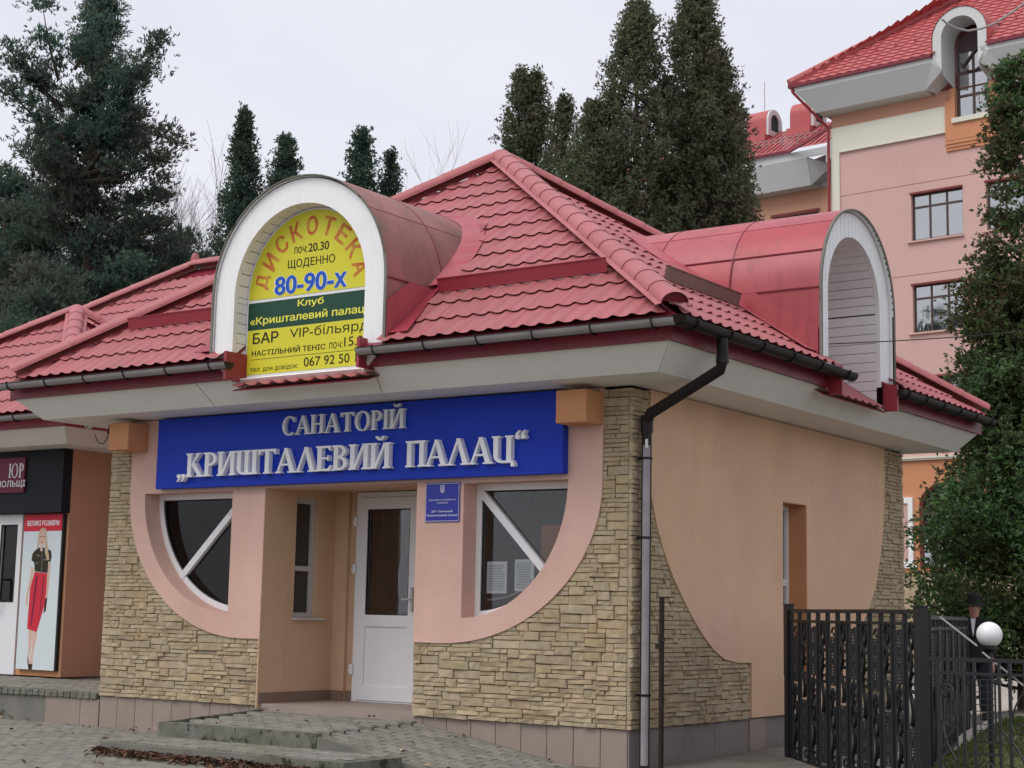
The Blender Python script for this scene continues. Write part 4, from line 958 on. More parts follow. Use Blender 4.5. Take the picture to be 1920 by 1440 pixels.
sign = empty('sanatorium_sign', (-3.38, -.1, 2.33), 'long royal blue sign with raised silver letters САНАТОРІЙ „КРИШТАЛЕВИЙ ПАЛАЦ“ above the entrance', 'sign')
b = MB(); b.box((-6.115, -.15, 2.332), (-.648, -.0535, 2.795)); b.box((-6.115, -.15, 2.7952), (-.655, -.0535, 3.118)); 
b = MB(); b.plate([[(-6.115, 2.332), (-.648, 2.332), (-.648, 2.772), (-.655, 2.772), (-.655, 3.12), (-6.115, 3.12)]], fy(), -.15, -.054); b.build('signboard', M['blue'], sign, bevel=.003)
p0, p1 = onpl(527, 821, 'y', -.2), onpl(757, 805, 'y', -.2)
raised('САНАТОРІЙ', p0.x, p1.x, 2.845, .20, -.15, .045, M['letter_b'], sign, gap=.02)
p0, p1 = onpl(332, 890, 'y', -.2), onpl(733, 880, 'y', -.2)
raised('„КРИШТАЛЕВИЙ', p0.x, p1.x, 2.445, .262, -.15, .06, M['letter'], sign, gap=-.02)
p2, p3 = onpl(760, 880, 'y', -.2), onpl(988, 870, 'y', -.2)
raised('ПАЛАЦ“', p2.x, p3.x, 2.445, .262, -.15, .06, M['letter'], sign, gap=-.02)

# plaque between door and right window
q0, q1 = onpl(798, 905, 'y', -.07), onpl(860, 978, 'y', -.07)
q0 = Vector((max(q0.x, EN1 + .02), 0, q0.z)) if q0.x < EN1 + .02 else q0
X0, X1, Z1, Z0 = q0.x, q1.x, q0.z - .005, q1.z
plq = empty('wall_plaque', ((X0 + X1) / 2, -.06, Z0), 'small blue official plaque with a white trident emblem beside the door', 'plaque')
b = MB(); b.box((X0, -.066, Z0), (X1, -.053, Z1)); b.build('plate', M['plaque'], plq, bevel=.002)
b = MB(); b.plate([rect(X0 + .006, Z0 + .008, X1 - .006, Z1 - .008), rect(X0 + .010, Z0 + .012, X1 - .010, Z1 - .012)], fy(), -.0675, -.0665); b.build('border_line', M['white_print'], plq)
cx_, cw = (X0 + X1) / 2, X1 - X0; H_ = Z1 - Z0
ez = Z1 - H_ * .16; s_ = H_ * .12; e = MB()
shield = [(cx_ - s_ * .5, ez + s_ * .8), (cx_ - s_ * .5, ez - s_ * .5), (cx_, ez - s_ * .95), (cx_ + s_ * .5, ez - s_ * .5), (cx_ + s_ * .5, ez + s_ * .8)]
sh2 = [(cx_ + (a - cx_) * .84, ez + (c - ez) * .86) for a, c in shield]
e.plate([shield, sh2], fy(), -.068, -.0665)
for dx in (-.30, 0, .30): e.bar((cx_ + dx * s_, -.0675, ez - s_ * (.35 if dx else .7)), (cx_ + dx * s_, -.0675, ez + s_ * (.5 if dx else .6)), s_ * .1, .002, up=(0, 1, 0))
pts = [(cx_ + s_ * .30 * math.cos(R(t)), -.0676, ez - s_ * .30 + s_ * .28 * math.sin(R(t))) for t in range(180, 361, 15)]
for a_, c_ in zip(pts[:-1], pts[1:]): e.bar(a_, c_, s_ * .09, .002, up=(0, 1, 0))
e.build('emblem', M['white_print'], plq)
fpl = lambda a, c, d: (a, d, c)
for s, za, hh, wx, bd in (('Державне управління', .44, .042, .80, .0), ('справами', .52, .036, .34, .0), ('ДП "Санаторій', .735, .048, .62, .02), ('"Кришталевий палац"', .835, .050, .92, .02)):
    zc = Z1 - H_ * za; text('lettering', s, M['white_print'], plq, fpl, cx_ - cw * wx / 2, zc - H_ * hh * .6, cx_ + cw * wx / 2, zc + H_ * hh * .6, -.0672, bd)

# ------------------------------------------------------------------ yellow club sign inside the dormer
club = empty('club_sign', (DC, -.83, 3.4), 'yellow and green arched club sign with worn orange lettering, set in the front barrel dormer', 'sign')
CY = -.815; r_ = DRI - .03
arch_ = [(-r_, 4.19)] + [(a, z) for a, z in arc(0, DS + .0, r_, r_, 178.5, 1.5, 34)] + [(r_, 4.19)]
b = MB(); b.plate([[(DC + a, z) for a, z in [(-r_ - .02, 3.365)] + arc(0, DS, r_ + .02, r_ + .02, 180, 0, 34) + [(r_ + .02, 3.365)]]], fy(), CY, CY + .05); b.build('backing_board', M['white_print'], club)
b = MB(); b.plate([[(DC + a, z) for a, z in arch_]], fy(), CY - .004, CY - .001); b.build('yellow_film', M['yellow'], club)
b = MB(); b.box((DC - r_, CY - .004, 3.872), (DC + r_, CY - .001, 4.158)); b.build('green_film', M['green'], club)
b = MB(); b.box((DC - r_, CY - .004, 3.405), (DC + r_, CY - .001, 3.869)); b.build('yellow_film', M['yellow'], club)
dl = CY - .0055
def T(s, px0, px1, pyb, pyt, m, bold=0.0, xmax=None):
    """place a line of print by where its ends lie on the sign's own face"""
    a = onpl(px0, pyb, 'y', dl); c = onpl(px1, pyt, 'y', dl); a2 = onpl((px0 + px1) / 2, pyb, 'y', dl)
    return a, c
def line(s, x0, x1, zb, h, m, bold=0.0): return text('lettering', s, m, club, fpl, x0, zb, x1, zb + h, dl, bold)
xa = lambda px, py: onpl(px, py, 'y', dl).x
za = lambda px, py: onpl(px, py, 'y', dl).z
line('поч:', xa(552, 470), xa(576, 470), za(560, 475), .07, M['black_print'], .01)
line('20.30', xa(578, 470), xa(617, 465), za(590, 471), .09, M['black_print'], .02)
line('ЩОДЕННО', xa(540, 495), xa(628, 490), za(575, 500) - .01, .105, M['black_print'], .012)
for s, x0, x1, e, m_ in (('80-90-х', xa(513, 540), xa(652, 530), .0, M['white_print']), ('80-90-х', xa(515, 540), xa(650, 530), .014, M['blue_print'])):
    o = text('lettering', s, m_, club, fpl, x0, 4.205 + e * .3, x1, 4.205 + .205 - e * .3, dl - e * .15, .060 if e == 0 else .03)
line('Клуб', xa(558, 575), xa(607, 572), 4.048, .09, M['yellow_print'], .02)
line('«Кришталевий палац»', xa(469, 605), xa(694, 592), 3.905, .105, M['yellow_print'], .02)
line('БАР', xa(474, 635), xa(522, 632), 3.725, .115, M['black_print'], .018)
line('VIP-більярд', xa(543, 630), xa(690, 618), 3.722, .130, M['black_print'], .0)
line('НАСТІЛЬНИЙ ТЕНІС', xa(472, 665), xa(610, 655), 3.598, .072, M['black_print'], .02)
line('поч:', xa(617, 655), xa(642, 650), 3.595, .065, M['black_print'])
line('15.00', xa(645, 648), xa(692, 645), 3.605, .095, M['black_print'], .006)
b = MB(); b.box((DC - r_ + .06, dl - .0005, 3.560), (DC + r_ - .02, dl, 3.564)); b.build('rule', M['black_print'], club)
line('тел. для довідок:', xa(469, 697), xa(559, 690), 3.425, .062, M['black_print'])
line('067 92 50 193', xa(569, 690), xa(693, 680), 3.440, .095, M['black_print'], .008)
word = 'ДИСКОТЕКА'; RR = .655
for k, ch in enumerate(word):
    a = R(168 - k * (168 - 14) / 8); vs, fs = text_mesh(ch, .03); lo, hi = vs.min(0), vs.max(0); cx0 = (lo[0] + hi[0]) / 2
    sx = .150 / (hi[0] - lo[0]); sy = .200 / (hi[1] - lo[1]); b = MB(); t = a - PI / 2; c_, s_ = math.cos(t), math.sin(t); o_ = Vector((DC + .01 + RR * math.cos(a), DS + .02 + RR * math.sin(a)))
    b.add([(o_.x + (p[0] - cx0) * sx * c_ - (p[1] - lo[1] - .35) * sy * s_, dl - p[2] * .00006, o_.y + (p[0] - cx0) * sx * s_ + (p[1] - lo[1] - .35) * sy * c_) for p in vs], fs); b.build('lettering', M['orange_print'], club)

# ------------------------------------------------------------------ papers taped inside the right window
for k, (a0, b0, a1, b1, lab) in enumerate(((914, 1053, 950, 1113, 'white printed notice inside the right window, the left one of two'), (966, 1049, 1001, 1109, 'white printed notice inside the right window, nearest the diagonal bar'))):
    p = onpl(a0, b0, 'y', .225); q = onpl(a1, b1, 'y', .225); t = empty('paper_notice', ((p.x + q.x) / 2, .225, q.z), lab, 'notice', 'notices in the right window')
    b = MB(); b.box((p.x, .222, q.z), (q.x, .224, p.z)); b.build('sheet', M['paper'], t); h = p.z - q.z
    b = MB()
    for j in range(16):
        z_ = p.z - h * (.10 + j * .052); b.box((p.x + .02, .2205, z_ - h * .016), (q.x - .02 - random.random() * .03, .2215, z_))
    b.build('print_lines', M['ink'], t)

# ------------------------------------------------------------------ shop building on the left
shop = empty('shop_building', (-13, 5, GZ), 'low red roofed shop wing joined to the left of the entrance pavilion', 'building')
SYF = 2.0; SXR = -10.12; TZ = .045
b = MB(); b.box((-16, SYF, TZ - .1), (-11.62, SYF + .3, 3.16)); b.box((-11.05, SYF, TZ), (SXR, SYF + .3, 3.16)); b.box((-11.62, SYF + .02, 2.28), (-11.05, SYF + .3, 3.16)); b.build('front_wall', M['stucco_o'], shop)
b = MB(); b.box((SXR - .001, SYF + .0, TZ), (SXR + .012, 3.0, 3.17)); b.build('side_wall', M['stucco_b'], shop)
b = MB(); b.plate([rect(-10.1, TZ, -7.0, 3.2), rect(-10.06, .62, -9.5, 3.08)], fy(), 3.0, 3.2); b.build('rear_wall', M['stucco_b'], shop)
b = MB(); b.plate([rect(-10.06, .64, -9.5, 3.08), rect(-9.99, .70, -9.57, 2.2), rect(-9.99, 2.28, -9.57, 3.0)], fy(), 2.97, 3.05); w = b.build('window', M['upvc'], shop, label='white framed strip window behind the pavilion pillar')
b = MB(); b.box((-10.0, 3.0, .68), (-9.55, 3.005, 3.02)); b.build('pane', M['glass'], w)
b = MB(); b.box((-10.12, 2.90, .585), (-9.4, 3.0, .635)); b.build('sill', M['upvc_d'], w)
b = MB(); b.box((-10.2, 3.8, .3), (-9.3, 3.82, 3.1)); b.build('interior', M['room'], shop)
for j in range(7):
    x_ = -10.10
    while x_ < -9.4:
        w_ = rs.uniform(.16, .34); Mw = Matrix.Translation((x_ + w_ / 2, 3.0, TZ + .04 + j * .077)) @ Matrix.Diagonal((w_ - .008, rs.uniform(.02, .05), .070, 1)); meshobj('stone', SME[rs.randrange(14)], None, shop, Mw); x_ += w_
# glass shop door and open leaf
b = MB(); b.plate([rect(-11.62, TZ, -11.055, 2.27), rect(-11.5, 1.05, -11.16, 2.12)], fy(), SYF - .03, SYF + .05); d = b.build('door', M['upvc'], shop, label='white shop door with dark glass upper half')
b = MB(); b.box((-11.51, SYF, 1.04), (-11.15, SYF + .006, 2.13)); b.build('pane', M['glass'], d)
b = MB(); b.box((-11.51, SYF - .035, 1.04), (-11.15, SYF - .029, 2.13)); 
b = MB(); b.plate([rect(-11.51, 1.04, -11.15, 2.13), rect(-11.49, 1.06, -11.17, 2.11)], fy(), SYF - .034, SYF - .02); b.build('gasket', M['rubber'], d)
b = MB(); b.tube([(-11.75, SYF - .05, 1.36), (-11.75, SYF - .12, 1.36), (-11.42, SYF - .12, 1.36), (-11.40, SYF - .12, 1.33), (-11.40, SYF - .12, 1.03), (-11.42, SYF - .12, 1.0), (-11.75, SYF - .12, 1.0), (-11.75, SYF - .05, 1.0)], .018, 8); b.build('handle', M['upvc'], d)
b = MB(); b.box((-12.6, 3.4, .1), (-10.6, 3.42, 2.6)); b.build('interior', M['room_l'], shop)
b = MB(); b.box((-15.8, SYF - .16, 2.275), (SXR + .02, SYF - .002, 3.155)); b.build('fascia_box', M['black'], shop, bevel=.005)
# roof of the wing
AP1 = Vector((-11.85, 3.38, 5.44)); e0, e1 = -15.9, -9.15
ES = Vector((e0, 1.0, EZ)); EE = Vector((e1, 1.0, EZ)); BRs = Vector((e1, 5.9, EZ)); BLs = Vector((e0, 5.9, EZ))
add_slope(shop, 'front_roof_slope', ES, (1, 0, 0), AP1, [ES, EE, AP1], 8, 150, label='lower front slope of the small hipped roof')
add_slope(shop, 'side_roof_slope', EE, (0, 1, 0), AP1, [EE, BRs, AP1], 8, 30)
for p_ in (ES, EE, BRs): ridge_caps(shop, Vector(p_) + (AP1 - Vector(p_)) * .02 + Vector((0, 0, .03)), AP1 + Vector((0, 0, .03)), M['cap'], r=.12)
# higher rear roof
AP2 = at(365, 505, pr(Vector((-11.9, 5.84, 6.6)))[2]); k2 = .794; y2 = AP2.y - (AP2.z - EZ) / k2; wd = 5.6
RS, RE = Vector((AP2.x - wd, y2, EZ)), Vector((AP2.x + 6, y2, EZ)); RT = Vector((AP2.x + 4, AP2.y, AP2.z))
ro2, Mr2 = add_slope(shop, 'rear_roof_slope', RS, (1, 0, 0), AP2, [RS, RE, Vector((RT.x, RT.y, RT.z)), AP2], 13, 100, holes=lambda u, s: RS.x + u > -4.9 or s < .6, label='higher roof slope behind with its ridge end')
ridge_caps(shop, RS + (AP2 - RS) * .02 + Vector((0, 0, .03)), AP2 + Vector((0, 0, .03)), M['cap'], r=.12); ridge_caps(shop, AP2 + Vector((0, 0, .03)), Vector((AP2.x + 4, AP2.y, AP2.z + .03)), M['cap'], r=.12)
b = MB(); b.lathe([(.001, .20), (.05, .18), (.075, .10), (.06, .03), (.10, 0)], AP2 + Vector((0, 0, .08)), 10); b.build('ridge_finial', M['cap'], shop, smooth=True)
# eaves of the wing
for a_, c_ in (((-15.9, 1.09), (-9.28, 1.09)),):
    b = MB(); quadslab(b, [(-15.9, 1.15, FB), (-9.30, 1.15, FB), (-9.55, 1.42, PB + .02), (-15.9, 1.42, PB + .02)], .012); b.build('eaves_panel', M['soffit'], shop)
    b = MB(); quadslab(b, [(-9.30, 1.15, FB), (-9.30, 4.5, FB), (-9.55, 4.5, PB + .02), (-9.55, 1.42, PB + .02)], .012); b.build('eaves_panel', M['soffit'], shop)
b = MB(); b.box((-15.9, 1.42, PB + .022), (-9.55, 4.5, PB + .036)); b.build('soffit', M['soffit'], shop)
fascia((-15.9, 1.09), (-9.24, 1.09), parent=shop); fascia((-9.24, 1.122), (-9.24, 4.5), parent=shop)
gutter((-15.9, .93), (-9.14, .93), (0, -1), parent=shop)

# shop sign, poster panel
ss = empty('shop_sign', (-11.6, SYF - .18, 2.6), 'maroon shop sign with white letters on the black fascia, cut by the left edge', 'sign')
b = MB(); b.box((-12.3, SYF - .19, 2.565), (-10.88, SYF - .161, 3.06)); b.build('signboard', M['maroon'], ss, bevel=.003)
zc = onpl(30, 888, 'y', SYF - .195).z
xR = onpl(46, 870, 'y', SYF - .195).x; xR2 = onpl(47, 908, 'y', SYF - .195).x
gl = Glyph(); sc_ = .235
def shopword(word, x1, z0, H):
    gl = []; x = 0
    for c in word:
        if c == 'Ю':
            g = Glyph(); g.stem(.07); g.r(.2, .47, .42, .54); g.band(.78, .5, .40, .52, 0, 180, .14, .06, 16); g.band(.78, .5, .40, .52, 180, 360, .14, .06, 16); w_ = 1.24
        else: g, w_ = G(c)
        gl.append((g, x, w_)); x += w_ + .04
    for g, gx_, w_ in gl:
        b = MB()
        for k, P_ in enumerate(g.p): b.plate([[(x1 - (x - gx_) * H * .86 + a * H * .86, z0 + z * H) for a, z in P_]], fy(), SYF - .193 - .0003 * k, SYF - .1905)
        b.build('letter', M['white_print'], ss)
shopword('ЮР', xR, 2.775, .20)
text('lettering', 'ПОЛЬЩІ', M['white_print'], ss, fpl, xR2 - .62, 2.63, xR2, 2.74, SYF - .1925, .02)
po = empty('poster_panel', (-10.57, SYF - .03, .12), 'tall shop poster of a blonde woman in black blouse and red skirt', 'poster')
PX0, PX1, PZ0, PZ1 = -10.98, -10.15, .125, 2.262; PY = SYF - .055
b = MB(); b.box((PX0, PY, PZ0), (PX1, SYF - .002, PZ1)); b.build('panel', M['rubber'], po, bevel=.003)
b = MB(); b.box((PX0 + .004, PY - .004, PZ0 + .004), (PX1 - .03, PY - .001, PZ1 - .235)); b.build('printed_sheet', M['poster'], po)
b = MB(); b.box((PX0 + .004, PY - .004, PZ1 - .233), (PX1 - .03, PY - .001, PZ1 - .004)); b.build('red_header', M['red_print'], po)
W_ = PX1 - .03 - PX0; fpo = lambda a, c, d: (a, d, c)
text('lettering', 'ВЕЛИКІ РОЗМІРИ', M['white_print'], po, fpo, PX0 + .07, PZ1 - .16, PX1 - .09, PZ1 - .085, PY - .0048, .03)
def U(px, py): v = onpl(px, py, 'y', PY - .005); return (v.x, v.z)
def flat(name, pts, m, d):   # pts are in the frame of the enlarged poster, mapped on the panel face
    q = [(PX0 + (x_ - 150) / 250 * W_, PZ1 - (z_ - 425) / 940 * (PZ1 - PZ0)) for x_, z_ in pts]; b = MB(); b.plate([q], fy(), PY - .0045 - d, PY - .0042); return b.build(name, m, po)
flat('printed_leg', [(222, 1120), (250, 1120), (248, 1200), (240, 1290), (252, 1345), (235, 1345), (228, 1240)], M['skin_print'], .0)
flat('printed_leg', [(252, 1120), (280, 1120), (276, 1190), (262, 1260), (262, 1340), (246, 1345), (250, 1240)], M['skin_print'], .0004)
flat('printed_shoe', [(226, 1270), (236, 1330), (262, 1330), (258, 1365), (238, 1365), (228, 1320)], M['black_print'], .0010)
flat('printed_arm', [(216, 740), (236, 760), (222, 840), (205, 930), (206, 985), (194, 980), (192, 930), (206, 840)], M['skin_print'], .0004)
flat('printed_arm', [(322, 740), (342, 700), (340, 800), (334, 930), (326, 960), (318, 930), (322, 820)], M['skin_print'], .0004)
flat('printed_bag', [(320, 935), (332, 930), (328, 1010), (314, 1025)], M['black_print'], .0012)
flat('printed_skirt', [(240, 775), (322, 785), (324, 880), (316, 980), (296, 1060), (276, 1138), (212, 1120), (214, 1000), (216, 880), (226, 830)], M['red_print'], .0014)
flat('printed_blouse', [(262, 628), (300, 628), (340, 650), (345, 690), (338, 715), (326, 712), (324, 783), (240, 772), (234, 720), (214, 705), (218, 665), (240, 640)], M['black_print'], .0018)
for q_, m_, d_ in (([(250, 800), (262, 800), (256, 900), (250, 1000), (240, 1100), (232, 1110), (240, 980)], 'maroon', .0017), ([(300, 800), (306, 800), (304, 900), (292, 1020), (282, 1080), (294, 940)], 'maroon', .0017)): flat('printed_fold', q_, M[m_], d_)
for q_ in ([(246, 668), (272, 676), (272, 684), (246, 676)], [(292, 700), (318, 694), (318, 702), (292, 708)], [(244, 720), (262, 716), (262, 722), (244, 727)], [(280, 640), (284, 640), (286, 780), (282, 780)]): flat('printed_fold', q_, M['ink'], .0021)
flat('printed_face', [(258, 540), (268, 522), (290, 524), (298, 550), (294, 590), (282, 615), (284, 650), (268, 650), (268, 612), (258, 585)], M['skin_print'], .0022)
flat('printed_hair', [(250, 560), (258, 520), (280, 506), (300, 520), (306, 570), (318, 640), (332, 700), (318, 708), (300, 660), (294, 600), (298, 550), (286, 525), (268, 525), (260, 560), (258, 620), (246, 640)], M['hair_print'], .0026)
flat('printed_mouth', [(270, 594), (282, 594), (280, 600), (272, 600)], M['red_print'], .0028)
for xx in (264, 282): flat('printed_eye', [(xx, 560), (xx + 9, 559), (xx + 9, 565), (xx, 566)], M['black_print'], .0028)

# terrace in front of the shop
ter = empty('shop_terrace', (-11, 1, GZ), 'paved raised terrace with a brick edge in front of the shop', 'terrace')
slab('terrace_slab', [(-16, .03), (-7.02, .03), (-7.02, 3.0), (-16, 3.0)], GZ - .05, lambda x, y: -.0 + .012 * y - .012, M['concrete'], ter)
lay_pavers(ter, -12.6, -7.02, .12, 2.0, lambda x, y: .002 + .012 * y, limit=280)
x_ = -16.0; bm_ = paver_me(.095, .19, .065); me = bm_.mesh('edge_brick'); me.materials.append(M['kerb'])
while x_ < -7.08:
    meshobj('edge_brick', me, None, ter, Matrix.Translation((x_ + .055, .06, .02 + random.uniform(-.003, .003))) @ Matrix.Rotation(random.gauss(0, .01), 4, 'Z')); x_ += .112
x_ = -7.94
for w_ in (.61, .318): tilebox('plinth_tile', (x_ + .003, -.014, GZ - .08), (x_ + w_ - .003, .028, -.050), M['plinth'], ter); x_ += w_
b = MB(); b.box((-16, -.004, GZ - .1), (-7.945, .028, -.052)); b.build('crumbling_edge', M['concrete'], ter)

# lamp and loose cable under the eaves
p = at(170, 800, pr((-7.6, .4, 3.0))[2]); lp = empty('security_lamp', p, 'small round grey lamp with dangling cable under the left eaves', 'lamp')
Mx = Matrix.Rotation(R(75), 4, 'X') @ Matrix.Rotation(R(25), 4, 'Y')
b = MB(); b.lathe([(.001, .0), (.035, .0), (.045, .02), (.05, .055), (.04, .06), (.035, .03), (.001, .028)], p, 16, Mx); b.build('lamp_body', M['lampgrey'], lp, smooth=True)
b = MB(); b.bar(p + Vector((0, 0, .03)), p + Vector((0, .02, .14)), .02); b.build('bracket', M['lampgrey'], lp)
q = at(205, 790, 18.6); pts = [at(178, 815, 18.3), at(184, 830, 18.4), at(194, 832, 18.4), at(201, 822, 18.5), at(204, 808, 18.5), at(207, 795, 18.6)]
b = MB(); b.tube(pts, .006, 5); b.tube([at(203, 812, 18.5), at(207, 797, 18.6)], .014, 6); b.build('dangling_cable', M['cable_b'], lp)

# free-standing rusty pipe
pz = at(1241, 1120, 14.4); b = MB(); b.tube([(pz.x, pz.y, GZ - .1), (pz.x, pz.y, pz.z)], .024, 10); o = b.build('metal_post', M['rust']); tag(o, 'thin blackened iron pipe standing upright beside the downpipe', 'post')
b = MB(); b.box((pz.x - .02, pz.y - .034, .80), (pz.x + .05, pz.y - .025, .83)); b.box((pz.x - .05, pz.y - .03, .73), (pz.x + .02, pz.y - .02, .78)); ob = b.build('lug', M['rust'], o)

# ------------------------------------------------------------------ the tall sanatorium building behind
BA = R(-5.5); BO = Vector((-15.034, 39.6, 0)); BM = Matrix.Translation(BO) @ Matrix.Rotation(BA, 4, 'Z')
bld = empty('sanatorium_building', (BO.x, BO.y, GZ), 'tall pink and orange sanatorium building with red roof and arched gable window at the right', 'building', rz=BA)
def bb(b, name, m, parent=bld, smooth=False, bevel=0, label=None, kind=None):
    b.v = [tuple(BM @ Vector(v)) for v in b.v]
    a = np.array(b.v); c = a.mean(0); Mw = Matrix.Translation(Vector(c)) @ Matrix.Rotation(BA, 4, 'Z'); Mi = Mw.inverted(); b.v = [tuple(Mi @ Vector(v)) for v in b.v]
    o = meshobj(name, b.mesh(name, smooth), m, parent, Mw, kind, label)
    if bevel: md = o.modifiers.new('bevel', 'BEVEL'); md.width = bevel; md.segments = 1
    return o
bu = lambda a, z, d: (a, d, z)
UC = 5.37
WC = [3.05, 5.76, 8.47, 11.2, 13.9]; WT = [15.6, 12.4, 9.2]
holes = [rect(u, t - 1.66, u + 1.88, t) for u in WC for t in WT]
arcw = [[(u, 2.75), (u + 2.3, 2.75), (u + 2.3, 4.9)] + arc(u + 1.15, 4.9, 1.15, .75, 0, 180, 14)[1:] for u in (3.15, 6.6, 10.0)]
tall = rect(UC - .60, 17.75, UC + .60, 18.9)
b = MB(); b.plate([rect(0, 6.5, 16, 17.55)] + holes, bu, 0, .35); bb(b, 'upper_wall', M['pinkwall'])
b = MB(); b.plate([rect(0, 2.62, 16, 6.38)] + arcw, bu, .0, .35); bb(b, 'ground_floor_wall', M['deeporange'])
b = MB(); b.plate([rect(0, 17.552, 16, 19.05), rect(UC - .60, 17.8, UC + .60, 19.049)], bu, .0, .35); bb(b, 'top_wall', M['orangewall'])
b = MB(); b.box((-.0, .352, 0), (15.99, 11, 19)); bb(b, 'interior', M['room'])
b = MB(); b.box((-.12, -.12, GZ), (16, .0, 2.6)); bb(b, 'stone_base', M['stone'])
b = MB(); b.box((-.1, -.10, 6.385), (16, .1, 6.495)); b.box((-.1, -.14, 6.44), (16, -.101, 6.50)); bb(b, 'cornice', M['cream'])
for a0, a1 in ((0.0, UC - .98), (UC + .98, 16)):
    b = MB(); b.box((a0, -.05, 17.60), (a1, -.001, 18.49)); bb(b, 'cream_band', M['cream'])
    b = MB(); b.box((a0 + (.34 if a0 == 0 else 0), -.09, 17.545), (a1, -.001, 17.597)); bb(b, 'band_moulding', M['cream'])
b = MB(); b.box((.0, -.05, 6.5), (.33, -.001, 17.597)); bb(b, 'corner_pilaster', M['cream'])
for z in (15.95, 12.75): b = MB(); b.box((.34, -.006, z), (16, -.001, z + .012)); bb(b, 'expansion_joint', M['lintel'])
# window units
def far_window(u0, z0, w, h, three=True):
    f = MB(); o = [rect(u0, z0, u0 + w, z0 + h)]; xs = [u0 + .06, u0 + w * .335, u0 + w * .665, u0 + w - .06]; zt = z0 + h * .72; hs = []
    for k in range(3):
        a0, a1 = xs[k] + (.03 if k else 0), xs[k + 1] - (.03 if k < 2 else 0); hs.append(rect(a0, z0 + .07, a1, zt - .035)); hs.append(rect(a0, zt + .035, a1, z0 + h - .06))
    f.plate(o + hs, bu, .12, .19); f = bb(f, 'window', M['frame_b'])
    for hq in hs:
        b = MB(); b.plate([hq], bu, .15, .156); bb(b, 'pane', M['glass_sky'], f)
    b = MB(); b.box((u0 + .1, .27, z0 + .05), (u0 + w * .35, .29, z0 + h - .08)); b.box((u0 + w * .62, .27, z0 + .05), (u0 + w - .1, .29, z0 + h - .08)); bb(b, 'curtain', M['curtain'], f)
    b = MB(); b.box((u0 - .04, -.05, z0 + h - .02), (u0 + w + .0, .11, z0 + h + .05)); bb(b, 'lintel', M['lintel'], f)
    b = MB(); b.box((u0 - .14, -.09, z0 - .06), (u0 + w + .02, .11, z0 - .0)); bb(b, 'sill', M['pinkwall'], f)
for u in WC:
    for t in WT: far_window(u, t - 1.66, 1.88, 1.66)
for lp in arcw:
    cxu = (lp[0][0] + lp[1][0]) / 2; inn = [(cxu + (a - cxu) * .93, 4.0 + (z - 4.0) * .95) for a, z in lp]
    b = MB(); b.plate([lp, inn], bu, .08, .18); f = bb(b, 'arched_window', M['lintel'])
    b = MB(); b.plate([inn], bu, .14, .15); bb(b, 'pane', M['glass_sky'], f)
    b = MB(); b.box((cxu - .04, .09, 2.8), (cxu + .04, .139, 5.5)); b.box((lp[0][0] + .05, .09, 4.55), (lp[1][0] - .05, .139, 4.63)); b.box((cxu - .75, .09, 2.8), (cxu - .68, .139, 4.55)); bb(b, 'glazing_bar', M['frame_b'], f)
b = MB(); b.plate([rect(2.42, 2.86, 2.95, 5.15), rect(2.45, 3.0, 2.78, 4.95)], bu, -.08, -.001); bb(b, 'white_surround', M['arch']); b = MB(); b.box((2.45, -.03, 3.0), (2.78, -.002, 4.95)); bb(b, 'pink_infill', M['pinkwall'])
b = MB(); b.box((2.38, -.14, 2.78), (3.1, -.121, 2.86)); bb(b, 'sill', M['arch'])
# orange bay with the tall arched window
b = MB(); b.plate([[(UC - .97, 16.87 + .35), (UC + .90, 17.22), (UC + .90, 18.62), (UC + .80, 18.62), (UC + .80, 19.04), (UC + .60, 19.04), (UC + .60, 17.80), (UC - .60, 17.80), (UC - .60, 19.04), (UC - .80, 19.04), (UC - .80, 18.62), (UC - .97, 18.62)]], bu, -.12, -.0915); bb(b, 'orange_surround', M['deeporange'])
for k, z in enumerate((17.10, 16.99, 16.88)): b = MB(); b.box((UC - .97 + .0, -.12 + .03 * k, z), (UC + .90, -.001, z + .105)); bb(b, 'stepped_moulding', M['deeporange'])
b = MB(); b.box((UC - .70, -.20, 17.80), (UC + .70, -.121, 17.97)); bb(b, 'cream_sill', M['cream'])
tw = [(UC - .57, 17.83)] + arc(UC, 20.35, .57, .62, 180, 0, 16) + [(UC + .57, 17.83)]
hs = []
for a0, a1 in ((UC - .50, UC - .04), (UC + .04, UC + .50)):
    for z0, z1 in ((17.92, 18.72), (18.80, 19.52), (19.62, 20.3)): hs.append(rect(a0, z0, a1, z1))
b = MB(); b.plate([tw] + hs, bu, .06, .14); f = bb(b, 'tall_arched_window', M['frame_b'])
for h_ in hs: b = MB(); b.plate([h_], bu, .09, .10); bb(b, 'pane', M['glass_sky'], f)
b = MB(); pts = [(UC + .42 * math.cos(R(t)), .03, 20.0 + .42 * math.sin(R(t))) for t in range(190, 350, 12)]
for p_, q_ in zip(pts[:-1], pts[1:]): b.bar(p_, q_, .05)
b.bar((UC - .4, .03, 19.75), (UC + .3, .03, 20.5), .05); bb(b, 'curved_glazing_bar', M['frame_b'], f)
